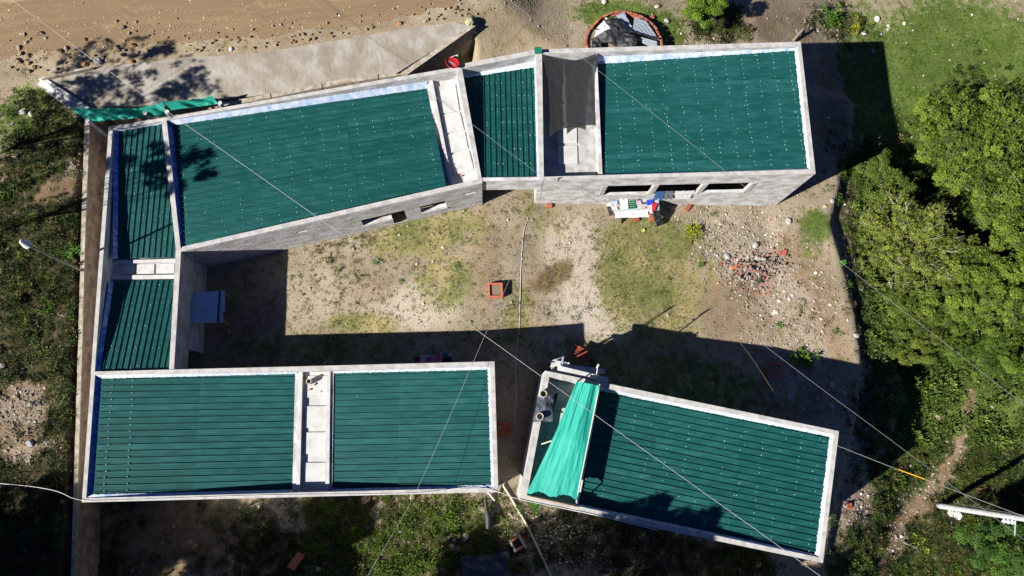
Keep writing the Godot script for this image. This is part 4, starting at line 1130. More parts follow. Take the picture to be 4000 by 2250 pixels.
func make_trees() -> void:
	var big := rosette(11, 1.0, 0.34, 0.0, 1.1, 51)
	var small := rosette(12, 1.0, 0.26, -0.1, 1.2, 52)
	var feather := bushlet(20, 53)
	var g := "trees on the east slope"
	tree(Vector2(28.35, -16.1), "big bright green tree at the right edge beside the lawn", Vector3(25.54, -1, -14.84), Vector3(3.6, 1.4, 3.3), 120, 42, big, 0.155, L(40, 57, 18), L(112, 130, 40), 1, g)
	tree(Vector2(30.47, -11.62), "broad glossy tree cut by the right edge below the biggest one", Vector3(27.5, -1.2, -10.84), Vector3(2.8, 1.4, 2.7), 90, 42, big, 0.155, L(40, 57, 18), L(112, 130, 40), 2, g)
	tree(Vector2(22.57, -9.77), "olive feathery tree with grey twigs showing next to the yard edge", Vector3(21.45, -1.9, -9.5), Vector3(2.7, 0.9, 2.9), 110, 34, small, 0.12, L(63, 77, 30), L(135, 146, 57), 3, g, "feathery_tree", 0.35, 0.045)
	tree(Vector2(27.31, -7.7), "bright leafy tree below the dark gap on the slope", Vector3(25.28, -1.6, -7.09), Vector3(2.4, 1.1, 2.3), 80, 40, big, 0.15, L(40, 57, 18), L(112, 130, 40), 4, g)
	tree(Vector2(22.29, -5.65), "dense olive bush spreading beneath the overhead wire", Vector3(21.44, -2.2, -5.62), Vector3(2.3, 0.6, 2.1), 60, 44, small, 0.11, L(50, 66, 21), L(102, 118, 40), 5, "bushes on the east slope", "spreading_bush", 0.0, 0.025)
	tree(Vector2(26.32, -4.65), "wide green bush between the wire and the grassy path", Vector3(24.66, -2.3, -4.75), Vector3(2.7, 0.6, 2.0), 60, 44, small, 0.11, L(43, 62, 20), L(95, 118, 35), 6, "bushes on the east slope", "spreading_bush", 0.0, 0.025)
	tree(Vector2(20.24, -12.85), "green bush at the tip of the north-east block's shadow", Vector3(20.31, -2.2, -13.29), Vector3(1.2, 0.55, 1.4), 30, 40, small, 0.11, L(50, 68, 23), L(102, 121, 43), 7, "bushes on the east slope", "spreading_bush", 0.0, 0.025)
	tree(Vector2(26.19, 4.91), "dark green bush beneath the concrete pole", Vector3(24.23, -2, 4.92), Vector3(2.0, 0.9, 1.5), 26, 60, small, 0.14, L(30, 56, 17), L(78, 112, 33), 8, "bushes on the east slope", "spreading_bush", 0.0, 0.025)
	tree(Vector2(10.92, -21.07), "bright bush on the grass right of the brick ring", Vector3(10.37, 0.9, -20.57), Vector3(1.3, 0.6, 1.1), 18, 60, small, 0.13, L(45, 72, 17), L(115, 138, 35), 9, "", "round_bush", 0.0, 0.02)
	tree(Vector2(25.8, -17.88), "light green tree reaching out over the lawn beside the biggest one", Vector3(24.07, -1.8, -16.03), Vector3(1.9, 0.9, 1.8), 50, 40, big, 0.15, L(40, 57, 18), L(112, 130, 40), 21, g)
	tree(Vector2(25.55, -9.39), "mid green tree filling the gap right of the olive one", Vector3(23.91, -2.2, -8.53), Vector3(1.7, 0.7, 1.8), 48, 40, big, 0.14, L(40, 57, 18), L(112, 130, 40), 22, g)
	tree(Vector2(24.68, -6.98), "bush with yellow tips below the olive tree", Vector3(22.74, -1.8, -6.59), Vector3(1.5, 0.9, 1.2), 26, 44, big, 0.15, L(40, 57, 18), L(112, 130, 40), 23, "bushes on the east slope", "spreading_bush", 0.0, 0.025)
	tree(Vector2(21.88, -12.63), "low bush in sun between shadow tip and olive tree", Vector3(20.93, -2.3, -12.22), Vector3(1.3, 0.7, 1.0), 20, 44, small, 0.13, L(46, 66, 21), L(106, 123, 43), 24, "bushes on the east slope", "spreading_bush", 0.0, 0.025)
	tree(Vector2(27.83, -3.57), "green bush at the right edge above the open grass", Vector3(25.99, -2, -3.7), Vector3(1.8, 0.8, 1.2), 24, 44, small, 0.13, L(43, 63, 20), L(98, 121, 35), 25, "bushes on the east slope", "spreading_bush", 0.0, 0.025)
	tree(Vector2(22.02, -4.15), "olive bush just above the detached block's shadow corner", Vector3(21.01, -2, -4.06), Vector3(1.3, 0.7, 0.8), 18, 44, small, 0.12, L(52, 68, 21), L(109, 123, 40), 26, "bushes on the east slope", "spreading_bush", 0.0, 0.025)
	# trees outside the picture, known only by their shade
	var o := "trees around the compound"
	tree(Vector2(-25.0, -10.3), "slim tree west of the road slab throwing dappled shade on it", Vector3(-24.5, 8.9, -10.6), Vector3(4.0, 1.8, 2.5), 40, 16, big, 0.2, L(36, 58, 16), L(80, 100, 28), 11, o, "shade_tree", 0.0, 0.022)
	tree(Vector2(-24.4, -7.2), "second slim tree west of the wing shading its upper roof", Vector3(-22.4, 9.6, -6.6), Vector3(2.6, 1.6, 1.4), 15, 20, big, 0.2, L(36, 58, 16), L(80, 100, 28), 12, o, "shade_tree", 0.0, 0.03)
	tree(Vector2(-26.5, 9.0), "spreading tree beyond the bottom left corner", Vector3(-26.5, 8.0, 9.0), Vector3(4.4, 2.8, 3.0), 60, 60, big, 0.26, L(32, 54, 14), L(74, 98, 26), 13, o, "shade_tree", 0.0, 0.08)
	tree(Vector2(-18.5, 11.0), "tall tree south of the straight block's left half", Vector3(-18.8, 8.5, 10.4), Vector3(3.9, 2.8, 2.6), 60, 60, big, 0.26, L(32, 54, 14), L(74, 98, 26), 14, o, "shade_tree", 0.0, 0.08)
	tree(Vector2(-9.5, 13.5), "tall tree south of the straight block's right half", Vector3(-9.8, 9.0, 12.2), Vector3(4.0, 3.0, 3.0), 60, 60, big, 0.26, L(32, 54, 14), L(74, 98, 26), 15, o, "shade_tree", 0.0, 0.08)
	tree(Vector2(-4.0, 11.0), "pointed tree south of the gap between the two near blocks", Vector3(-3.2, 9.3, 9.2), Vector3(1.7, 3.2, 1.7), 44, 50, big, 0.26, L(32, 54, 14), L(74, 98, 26), 16, o, "shade_tree", 0.0, 0.08)
	tree(Vector2(1.5, 13.5), "rounded tree south of the detached block", Vector3(1.2, 6.5, 11.6), Vector3(3.6, 2.4, 2.7), 60, 60, big, 0.26, L(32, 54, 14), L(74, 98, 26), 17, o, "shade_tree", 0.0, 0.08)

# ------------------------------------------------------------------ objects
func brick_box(s: Soup, at: Vector3, size: Vector3, turn: float, tilt := 0.0) -> void:
	s.block(at, size, Basis.from_euler(Vector3(tilt, turn, 0)), 0.01)

func lone_brick(p: Vector2, turn: float, label: String, m: int, h := 0.2, size := Vector3(0.29, 0.12, 0.19)) -> void:
	var s := Soup.new()
	var b := Basis.from_euler(Vector3(0, turn, 0))
	s.block(Vector3.ZERO, size, b, 0.008)
	var o := put(s, "clay_brick", M.brick[m])
	o.position = on(p, size.y * 0.5 - 0.01)
	tag(o, label, "brick", "loose clay bricks")

func make_tank() -> void:
	var ctr := Vector2(6.69, -18.71)
	var r := 1.86
	var y := gh(ctr.x, ctr.y)
	var top := 0.55
	var t := thing("brick_tank", "half hidden round brick ring heaped with black plastic and tin sheets", "tank", Vector3(ctr.x, 0, ctr.y))
	rng.seed = 8
	var n := 38
	for course in 2:
		for i in n:
			var a := TAU * (i + 0.5 * course) / n
			if sin(a) > 0.45: continue
			var rr := r + rng.randf_range(-0.02, 0.03)
			var s := Soup.new()
			brick_box(s, Vector3(cos(a) * rr, top - 0.06 - 0.13 * (1 - course), sin(a) * rr), Vector3(0.27, 0.12, 0.105), -a + PI / 2 + rng.randf_range(-0.08, 0.08))
			put(s, "brick", M.brick[rng.randi() % 4], t)
	var ring := Soup.new()
	var ns := 40
	for i in ns:
		var a0 := PI * 0.82 + TAU * 0.68 * i / ns
		var a1 := PI * 0.82 + TAU * 0.68 * (i + 1) / ns
		ring.prism([Vector3(cos(a0) * 1.8, -1.2, sin(a0) * 1.8), Vector3(cos(a1) * 1.8, -1.2, sin(a1) * 1.8), Vector3(cos(a1) * 1.91, -1.2, sin(a1) * 1.91), Vector3(cos(a0) * 1.91, -1.2, sin(a0) * 1.91)],
			[Vector3(cos(a0) * 1.8, top - 0.26, sin(a0) * 1.8), Vector3(cos(a1) * 1.8, top - 0.26, sin(a1) * 1.8), Vector3(cos(a1) * 1.91, top - 0.26, sin(a1) * 1.91), Vector3(cos(a0) * 1.91, top - 0.26, sin(a0) * 1.91)])
	put(ring, "lower_wall", M.kerb, t)
	# what is heaped on it
	one(corrugated([Vector3(6.29, 0.62, -20.3), Vector3(6.71, 0.62, -20.48), Vector3(7.13, 0.72, -19.45), Vector3(6.68, 0.72, -19.3)], 3, 0.03), "tin_sheet", M.zinc, "narrow grey tin sheet poking over the top of the brick ring", "sheet", "tin sheets on the brick ring")
	one(corrugated([Vector3(7.2, 0.66, -20.18), Vector3(7.8, 0.64, -20.02), Vector3(7.16, 0.82, -19.25), Vector3(7.07, 0.8, -19.48)], 5, 0.01), "tin_sheet", M.zinc, "upper fan shaped tin sheet on the brick ring", "sheet", "tin sheets on the brick ring")
	one(corrugated([Vector3(7.79, 0.66, -20), Vector3(8.36, 0.62, -19.09), Vector3(7.29, 0.8, -19.24), Vector3(7.17, 0.8, -19.29)], 5, 0.01), "tin_sheet", M.zinc, "wide blue grey tin sheet on the right of the brick ring", "sheet", "tin sheets on the brick ring")
	one(corrugated([Vector3(7.39, 0.7, -19.12), Vector3(8.28, 0.62, -18.93), Vector3(8.27, 0.6, -18.47), Vector3(7.23, 0.7, -18.94)], 6, 0.022), "tin_sheet", M.zinc, "ridged tin sheet in the lower right of the brick ring", "sheet", "tin sheets on the brick ring")
	one(cloth([Vector3(5.32, 0.62, -19.61), Vector3(5.81, 0.62, -20.21), Vector3(6.19, 0.72, -19.75), Vector3(5.92, 0.7, -19.13)], 0, 0.05, 0.25, 0.1, 16, 16, 5), "white_sacking", plain(C(193, 193, 191), 0.7), "white plastic sack sheet under the black plastic on the brick ring", "sheet")
	one(cloth([Vector3(5.25, 0.64, -19.45), Vector3(5.96, 0.68, -19.53), Vector3(5.82, 0.68, -19.11), Vector3(5.17, 0.64, -19.04)], 0, 0.03, 0.25, 0.1, 14, 10, 6), "white_sacking", plain(C(196, 196, 194), 0.7), "white sack sheet at the left rim of the brick ring", "sheet")
	one(cloth([Vector3(5.63, 0.76, -19.97), Vector3(6.34, 0.8, -20.07), Vector3(7.15, 0.98, -19.12), Vector3(6.01, 0.9, -19.12)], -0.1, 0.16, 0.14, 0.12, 30, 24, 7), "black_plastic", M.plastic, "crumpled black plastic over the upper middle of the brick ring", "plastic sheet")
	one(cloth([Vector3(4.94, 0.66, -18.97), Vector3(6.08, 0.98, -19.43), Vector3(7.34, 0.9, -18.96), Vector3(7.15, 0.7, -18.28)], -0.12, 0.2, 0.13, 0.05, 40, 28, 8), "black_plastic", M.plastic, "big crumpled black plastic sheet along the roof edge in the brick ring", "plastic sheet")
	one(cloth([Vector3(7.07, 0.92, -19.27), Vector3(7.41, 0.86, -19.23), Vector3(8.42, 0.7, -19.02), Vector3(8.19, 0.7, -18.93)], 0, 0.08, 0.2, 0, 20, 8, 9), "black_plastic", M.plastic, "twisted strip of black plastic across the tin sheets", "plastic sheet")
	one(cloth([Vector3(5.07, 0.66, -19), Vector3(5.48, 0.7, -19.04), Vector3(5.53, 0.66, -18.37), Vector3(5.06, 0.62, -18.47)], 0, 0.12, 0.18, 0, 16, 16, 10), "black_plastic", M.plastic, "loose flap of black plastic at the left rim of the ring", "plastic sheet")
	lone_brick(Vector2(6.29, -20.53), 0.3, "hollow brick on end left of the narrow tin sheet", 1)
	lone_brick(Vector2(8.15, -20.47), 0.5, "single orange brick lying on grass outside the brick ring", 0)

func make_laundry() -> void:
	var g := gh(7.0, -10.2)
	var y := g + 0.72
	var t := thing("drying_table", "low table of pale tin sheet spread with washing below the windows", "table", Vector3.ZERO)
	put(corrugated([Vector3(5.93, -0.05, -10.94), Vector3(8.2, -0.05, -11.06), Vector3(8.21, -0.05, -10.47), Vector3(6, -0.05, -10.35)], 10, 0.014), "tin_top", plain(C(174, 176, 177), 0.5, 0.2), t)
	for q in [Vector2(6.08, -10.9), Vector2(8.05, -10.97), Vector2(6.18, -10.44), Vector2(8.03, -10.54)]:
		var s := Soup.new()
		s.slab([q + Vector2(-0.1, -0.07), q + Vector2(0.1, -0.07), q + Vector2(0.1, 0.07), q + Vector2(-0.1, 0.07)], -1.4, -0.075)
		put(s, "brick_leg", M.brick[2], t)
	var b: Array = [
		[[Vector3(6.04, 0, -10.38), Vector3(7, 0, -10.47), Vector3(7.04, -0.35, -10.2), Vector3(6.1, -0.35, -10.16)], C(199, 200, 203), "white sheet hanging off the left front of the drying table", "white_sheet", "bed sheet"],
		[[Vector3(6.95, 0, -10.47), Vector3(7.66, 0, -10.5), Vector3(7.78, -0.35, -10.23), Vector3(7.01, -0.35, -10.19)], C(201, 201, 203), "white sheet hanging off the middle front of the drying table", "white_sheet", "bed sheet"],
		[[Vector3(5.91, 0.02, -10.88), Vector3(6.2, 0.02, -10.94), Vector3(6.21, 0.02, -10.69), Vector3(5.92, 0.02, -10.67)], C(149, 169, 188), "pale blue cloth at the left end of the drying table", "cloth", "cloth"],
		[[Vector3(6.3, 0.03, -10.99), Vector3(6.69, 0.03, -10.99), Vector3(6.72, 0.03, -10.48), Vector3(6.33, 0.03, -10.48)], C(203, 201, 198), "cream shirt spread on the drying table beside the striped one", "shirt", "shirt"],
		[[Vector3(5.87, 0.03, -10.66), Vector3(6.19, 0.03, -10.68), Vector3(6.21, 0.03, -10.45), Vector3(5.89, 0.03, -10.42)], C(188, 174, 169), "pinkish cloth at the front left of the drying table", "cloth", "cloth"],
		[[Vector3(7.09, 0.04, -10.97), Vector3(7.3, 0.04, -10.97), Vector3(7.33, 0.04, -10.77), Vector3(7.08, 0.04, -10.74)], C(191, 150, 174), "small pink garment on the drying table", "garment", "garment"],
		[[Vector3(7.14, 0.06, -11), Vector3(7.26, 0.06, -11.01), Vector3(7.27, 0.06, -10.91), Vector3(7.15, 0.06, -10.9)], C(52, 36, 120), "tiny purple sock at the back of the drying table", "sock", "sock"],
		[[Vector3(7.35, 0.04, -10.84), Vector3(7.52, 0.04, -10.84), Vector3(7.51, 0.04, -10.73), Vector3(7.34, 0.04, -10.73)], C(70, 56, 60), "dark small garment right of the pink one", "garment", "garment"],
		[[Vector3(7.59, 0.05, -10.97), Vector3(7.9, 0.05, -10.99), Vector3(7.9, 0.05, -10.69), Vector3(7.59, 0.05, -10.68)], C(29, 49, 169), "bright blue shirt on the drying table", "shirt", "shirt"],
		[[Vector3(7.84, 0.07, -10.81), Vector3(8.07, 0.07, -10.76), Vector3(8.01, 0.06, -10.44), Vector3(7.86, 0.06, -10.38)], C(181, 20, 27), "bright red shirt on the drying table", "shirt", "shirt"],
		[[Vector3(7.56, 0.05, -10.66), Vector3(7.83, 0.05, -10.74), Vector3(7.9, -0.02, -10.31), Vector3(7.75, -0.02, -10.26)], C(196, 166, 171), "pink and white patterned cloth between the blue and red shirts", "cloth", "cloth"],
		[[Vector3(7.36, 0.04, -10.59), Vector3(7.53, 0.04, -10.64), Vector3(7.55, 0.04, -10.51), Vector3(7.36, 0.04, -10.49)], C(181, 127, 110), "salmon rag at the front of the drying table", "rag", "rag"],
		[[Vector3(6.17, 0.04, -10.73), Vector3(6.33, 0.04, -10.75), Vector3(6.33, 0.04, -10.6), Vector3(6.21, 0.04, -10.57)], C(160, 127, 115), "tan rag on the left of the drying table", "rag", "rag"],
		[[Vector3(5.72, -0.25, -10.84), Vector3(5.95, -0.2, -10.91), Vector3(5.96, -0.2, -10.7), Vector3(5.74, -0.3, -10.71)], C(177, 182, 188), "whitish bundle hanging off the left end of the drying table", "cloth", "cloth"],
	]
	var k := 0
	for q in b:
		k += 1
		one(cloth(q[0], 0, 0.035, 0.5, 0.08, 14, 14, 100 + k), q[3], plain(q[1], 0.9), q[2], q[4], "washing on the drying table")
	# striped towel: five green bands and dark bands between
	var tw := thing("striped_towel", "green and black striped towel lying on the drying table", "towel", Vector3.ZERO, 0.0, "washing on the drying table")
	var c := [Vector3(6.77, 0.04, -10.95), Vector3(7.03, 0.04, -10.97), Vector3(7.05, 0.04, -10.52), Vector3(6.76, 0.04, -10.49)]
	for i in 9:
		var c4 := [c[0].lerp(c[3], i / 9.0), c[1].lerp(c[2], i / 9.0), c[1].lerp(c[2], (i + 1) / 9.0), c[0].lerp(c[3], (i + 1) / 9.0)]
		put(cloth(c4, 0, 0.02, 0.4, 0, 8, 3, 55), "stripe", plain(C(56, 135, 91) if i % 2 == 0 else C(26, 40, 34), 0.9), tw)
	# black plastic skirt of the table
	one(cloth([Vector3(8.21, -0.04, -11.06), Vector3(9.03, -0.74, -11.1), Vector3(8.66, -0.72, -10.2), Vector3(8.16, -0.06, -10.48)], 0.02, 0.08, 0.4, 0, 16, 16, 21), "black_plastic", M.plastic, "black plastic hanging from the right end of the drying table", "plastic sheet")
	one(cloth([Vector3(7.83, -0.06, -10.47), Vector3(8.21, -0.05, -10.47), Vector3(8.61, -0.74, -10.05), Vector3(8.24, -0.78, -9.88)], 0.0, 0.1, 0.4, 0, 16, 16, 22), "black_plastic", M.plastic, "pointed black plastic flap at the front right of the drying table", "plastic sheet")
	one(cloth([Vector3(5.74, -0.3, -10.73), Vector3(6.02, -0.08, -10.66), Vector3(6.14, -0.4, -10.36), Vector3(5.92, -0.7, -10.37)], 0.0, 0.08, 0.4, 0, 12, 12, 23), "black_plastic", M.plastic, "crumpled black plastic under the left end of the drying table", "plastic sheet")
	one(cloth([Vector3(6.4, -0.36, -10.25), Vector3(6.74, -0.36, -10.25), Vector3(6.69, -0.72, -10.21), Vector3(6.51, -0.76, -9.93)], 0.0, 0.08, 0.4, 0, 12, 12, 24), "black_plastic", M.plastic, "black plastic tail in front of the white sheets", "plastic sheet")
	# on the window ledge
	one(trousers([Vector3(7.82, 0.93, -11.07), Vector3(8.22, 0.93, -11.09), Vector3(8.33, 0.15, -10.94), Vector3(7.88, 0.2, -10.96)], 0.22), "jeans", plain(C(37, 78, 127), 0.95), "blue jeans hung over the middle window sill", "trousers")
	one(trousers([Vector3(8.25, 0.93, -11.09), Vector3(8.65, 0.93, -11.11), Vector3(8.78, 0.2, -10.98), Vector3(8.39, 0.2, -10.98)], 0.22), "grey_trousers", plain(C(92, 96, 104), 0.95), "grey trousers hung over the middle window sill", "trousers")
	one(cloth([Vector3(8.72, 0.94, -11.1), Vector3(9.67, 0.94, -11.14), Vector3(9.62, 0.1, -11), Vector3(8.93, 0.15, -10.99)], 0, 0.07, 0.6, 0, 26, 14, 61), "flowered_sheet", mottled([C(166, 157, 164), C(196, 193, 196), C(203, 201, 203)], 0.08, 3.0, 0.9), "whitish flowered sheet draped from the middle window sill", "bed sheet")

func trousers(c: Array, gap: float) -> Soup:   # two legs hang from one waistband
	var s := Soup.new()
	var nrm := Vector3(0, 0.1, 1)
	for leg in 2:
		var u0 := 0.0 if leg == 0 else 0.5
		var u1 := 0.5 if leg == 0 else 1.0
		var ci := [0.0, 0.3, 0.65, 1.0]
		for k in 3:
			var ring := []
			for q in [ci[k], ci[k + 1]]:
				var pull: float = gap * 0.5 * clampf((q - 0.25) / 0.75, 0, 1)
				var a0: float = u0 + (pull if leg == 1 else 0.0) + (0.02 if k == 1 else 0.0)
				var a1: float = u1 - (pull if leg == 0 else 0.0)
				ring.append([c[0].lerp(c[1], a0).lerp(c[3].lerp(c[2], a0), q), c[0].lerp(c[1], a1).lerp(c[3].lerp(c[2], a1), q)])
			var th := Vector3(0, 0.015, 0.05)
			s.prism([ring[0][0], ring[0][1], ring[1][1], ring[1][0]], [ring[0][0] + th, ring[0][1] + th, ring[1][1] + th, ring[1][0] + th])
	return s

func planter(p: Vector2, size: float, h: float, turn: float, label: String, fill: Material) -> void:
	var t := thing("brick_planter", label, "planter", on(p), turn, "square brick boxes")
	for k in 4:
		var a := k * PI / 2
		var s := Soup.new()
		var len := size if k % 2 == 0 else size - 0.14
		s.block(Vector3(cos(a) * (size - 0.07) * 0.5, h * 0.5 - 0.15, sin(a) * (size - 0.07) * 0.5), Vector3(0.07, h + 0.3, len), Basis.from_euler(Vector3(0, -a, 0)), 0.006)
		put(s, "brick_side", plain(C(174, 90, 68), 0.95), t)
	var f := Soup.new()
	f.box(Vector3(0, h * 0.35, 0), Vector3(size - 0.15, h * 0.7, size - 0.15))
	put(f, "soil", fill, t)

func big_rock(p: Vector2, r: float, seed: int, c: Color, label: String, group := "") -> void:
	var s := rock(seed, 0.62, 0.2)
	var o := put(s, "rock", plain(c, 0.95))
	o.position = on(p, r * 0.25)
	o.scale = Vector3(r, r, r)
	o.rotation.y = seed * 1.7
	tag(o, label, "rock", group)

func cylinder_drum(at: Vector3, r: float, h: float, label: String) -> void:
	var t := thing("concrete_pipe", label, "pipe", at)
	var s := Soup.new()
	for i in 20:
		var a := TAU * i / 20
		var b := TAU * (i + 1) / 20
		var q0 := Vector3(cos(a), 0, sin(a))
		var q1 := Vector3(cos(b), 0, sin(b))
		s.quad(q0 * r, q1 * r, q1 * r + Vector3.UP * h, q0 * r + Vector3.UP * h, q0)
		s.quad(q0 * (r - 0.03), q1 * (r - 0.03), q1 * (r - 0.03) + Vector3.UP * h, q0 * (r - 0.03) + Vector3.UP * h, -q0)
		s.quad(q0 * r + Vector3.UP * h, q1 * r + Vector3.UP * h, q1 * (r - 0.03) + Vector3.UP * h, q0 * (r - 0.03) + Vector3.UP * h, Vector3.UP)
	put(s, "pipe_wall", plain(C(167, 159, 144), 0.9), t)
	s = Soup.new()
	s.tube([Vector3(0, 0.02, 0), Vector3(0, 0.05, 0)], [r - 0.032], 20)
	put(s, "pipe_bottom", plain(C(120, 108, 94), 0.95), t)

func wire(pts: Array, r: float, m: Material, called: String, label: String, category := "wire", group := "overhead wires") -> void:
	var s := Soup.new()
	# smooth the line through its points
	var cv := Curve3D.new()
	for i in pts.size():
		var tg: Vector3 = (pts[mini(i + 1, pts.size() - 1)] - pts[maxi(i - 1, 0)]) * 0.16
		cv.add_point(pts[i], -tg, tg)
	var q := []
	var n := maxi(8, pts.size() * 6)
	for i in n + 1: q.append(cv.sample_baked(cv.get_baked_length() * i / n, true))
	s.tube(q, [r], 6)
	one(s, called, m, label, category, group)

func make_lines() -> void:
	wire([Vector3(-22.98, 10.2, -19.31), Vector3(-16.29, 9.6, -14.58), Vector3(-13.34, 9.3, -12.46), Vector3(-9.29, 9, -9.69), Vector3(-5.76, 9, -7.21), Vector3(-0.4, 9.1, -3.42), Vector3(4.22, 9.4, -0.08), Vector3(8.51, 9.9, 3.03), Vector3(10.56, 10.2, 4.55)], 0.007, M.wire, "overhead_wire", "long pale wire running from top left corner across both near roofs")
	wire([Vector3(-7.14, 9.9, -15.49), Vector3(-5.18, 9.6, -14.04), Vector3(-3.6, 9.3, -12.86), Vector3(0.39, 9, -9.84), Vector3(2.43, 8.9, -8.3), Vector3(5.36, 8.9, -6.02), Vector3(7.16, 9, -4.52), Vector3(10.5, 9.3, -1.73), Vector3(12.46, 9.6, -0.09), Vector3(16.18, 10.2, 3.07), Vector3(17.33, 10.5, 4.12)], 0.0055, M.wire_dark, "overhead_wire", "grey wire crossing the white slab strip, yard and detached block's corner")
	wire([Vector3(-0.07, 10.2, -15.37), Vector3(0.81, 10.1, -14.59), Vector3(2.85, 9.8, -13.05), Vector3(6.59, 9.4, -10.14), Vector3(8.76, 9.4, -8.26), Vector3(12.61, 9.8, -4.71), Vector3(16.55, 10.5, -0.92), Vector3(17.72, 10.8, 0.26)], 0.0055, M.wire_dark, "overhead_wire", "grey wire over the shade net, dotted roof and right hand trees")
	wire([Vector3(-5.33, 4.6, 7.28), Vector3(-4.23, 4.4, 5.02), Vector3(-2.56, 4, 2.01), Vector3(-0.05, 3.4, -3.94), Vector3(1.07, 3.2, -6.57), Vector3(2.87, 3.15, -10.79)], 0.006, M.wire, "service_wire", "thin wire slanting from bottom edge to bracket on the linking beam")
	wire([Vector3(14.32, 2.95, 0.42), Vector3(16.53, 3.3, 1.35), Vector3(17.46, 3.5, 1.72), Vector3(20.53, 4.5, 3.03), Vector3(22.77, 5.2, 3.98)], 0.007, M.wire, "service_wire", "pale wire from detached block's corner to the concrete pole")
	wire([Vector3(16.51, 3.33, 1.34), Vector3(17.43, 3.52, 1.7)], 0.022, plain(C(199, 150, 25), 0.5), "wire_sleeve", "yellow sleeve on the pale wire near the path", "sleeve", "")
	wire([Vector3(8.29, -0.7, -9.86), Vector3(9.3, -0.3, -8.14), Vector3(9.95, 0.1, -6.67), Vector3(11.15, 0.5, -4.54), Vector3(11.73, 0.8, -3.56), Vector3(12.4, 1.3, -2.07), Vector3(12.8, 2.3, -0.57)], 0.0035, plain(C(132, 124, 98), 0.8), "rope", "thin straw coloured rope from plastic flap to the detached block", "rope", "")
	wire([Vector3(-20.36, 2.2, 1.78), Vector3(-17.97, 2.6, 1.93), Vector3(-16.7, 2.9, 2.08), Vector3(-16.19, 3, 2.22), Vector3(-15.7, 2.96, 2.42), Vector3(-14.55, 2.93, 2.47), Vector3(-8.9, 2.93, 2.3), Vector3(-2.95, 2.93, 2.23), Vector3(-0.94, 2.96, 2.03), Vector3(-0.24, 2.96, 2.02), Vector3(0.54, 2.94, 2.19), Vector3(1.39, 2.93, 2.48), Vector3(4.11, 2.93, 3.02), Vector3(5.31, 2.94, 3.3), Vector3(6.88, 2.9, 3.68)], 0.011, M.cable, "white_cable", "white cable lying along both southern parapets and off to the left", "cable", "")
	var hp := []
	for q in [Vector2(1.9, -10.12), Vector2(1.97, -9.95), Vector2(1.87, -9.87), Vector2(1.71, -9.08), Vector2(1.61, -7.59), Vector2(1.56, -6.01), Vector2(1.53, -4.94), Vector2(1.4, -3.76), Vector2(1.35, -3.06), Vector2(1.38, -1.57), Vector2(1.28, -0.45), Vector2(1.1, 0.33), Vector2(0.91, 1.1)]: hp.append(on(q, 0.03))
	wire(hp, 0.012, M.cable, "hose", "thin white hose lying across the middle of the yard", "hose", "")
	hp = []
	for q in [Vector2(0.88, 1.97), Vector2(0.79, 2.1), Vector2(0.91, 2.3), Vector2(1.19, 2.73), Vector2(1.45, 3.2), Vector2(1.79, 3.74), Vector2(2.86, 5.93), Vector2(3.28, 6.77)]: hp.append(on(q, 0.08))
	wire(hp, 0.05, plain(C(174, 172, 149), 0.6), "plastic_pipe", "long cream plastic pipe running down between the near blocks", "pipe", "")
	var s := Soup.new()
	s.tube([Vector3(0.14, 0.5, 2.37), Vector3(0.43, 0.1, 2.75)], [0.05], 8)
	one(s, "plastic_pipe", plain(C(188, 188, 184), 0.6), "short white pipe stub leaning at the straight block's corner", "pipe")
	# loose wire on the linking beam, and its bracket
	wire([Vector3(4.18, 1.8, -10.84), Vector3(4.54, 1.2, -10.76), Vector3(5.12, 0.5, -10.72), Vector3(5.42, -0.2, -10.85)], 0.007, M.wire_dark, "hanging_cable", "grey cable drooping down the wall left of the windows", "cable", "")
	s = Soup.new()
	s.tube([Vector3(2.89, 2.88, -10.74), Vector3(2.89, 3.2, -10.79)], [0.02], 6)
	s.tube([Vector3(2.81, 3.1, -10.8), Vector3(2.97, 3.1, -10.82)], [0.02], 6)
	one(s, "wire_bracket", M.zinc, "small metal wire bracket on the linking beam", "bracket")

	# lamp post on the bank
	var base := Vector3(-17.29, 1.75, -6.88)
	var lp := thing("street_lamp", "leaning street lamp with white cone head on the weedy bank", "street lamp", base)
	s = Soup.new()
	var topv := Vector3(-17.1, 5.7, -6.95) - base
	s.tube([Vector3(0, -0.3, 0), topv * 0.5, topv], [0.055, 0.05, 0.045], 8)
	put(s, "post", plain(C(118, 111, 101), 0.9), lp)
	s = Soup.new()
	var ax := (Vector3(-17.21, 5.9, -7.03) - Vector3(-17.1, 5.7, -6.95)).normalized()
	s.tube([topv - ax * 0.02, topv + ax * 0.08, topv + ax * 0.3, topv + ax * 0.33], [0.16, 0.17, 0.1, 0.04], 14)
	put(s, "lamp_head", plain(C(196, 198, 199), 0.5), lp)
	for q in [[Vector3(-18.53, 1.9, -7.04), Vector3(-18.35, 1.9, -7.46)], [Vector3(-18.23, 1.95, -7.23), Vector3(-18.12, 1.95, -7.03)]]:
		s = Soup.new()
		s.tube(q, [0.03], 6)
		put(s, "stay", plain(C(166, 160, 152), 0.8), lp)

	# concrete pole
	base = on(Vector2(22.92, 3.48), -0.2)
	var up_v := Vector3.UP
	lp = thing("utility_pole", "white concrete pole rising out of the picture at lower right", "pole", base)
	s = Soup.new()
	s.tube([Vector3.ZERO, Vector3(0, 4, 0), Vector3(0, 9.5, 0)], [0.15, 0.13, 0.1], 14)
	put(s, "shaft", M.pole, lp)
	for h in [4.9, 5.15, 5.4]:
		s = Soup.new()
		s.tube([Vector3(-0.1, h, 0.1), Vector3(-0.1, h, 0.3)], [0.035], 8)
		s.tube([Vector3(-0.1, h - 0.06, 0.22), Vector3(-0.1, h + 0.06, 0.22)], [0.07], 10)
		put(s, "insulator", plain(C(196, 196, 199), 0.3), lp)
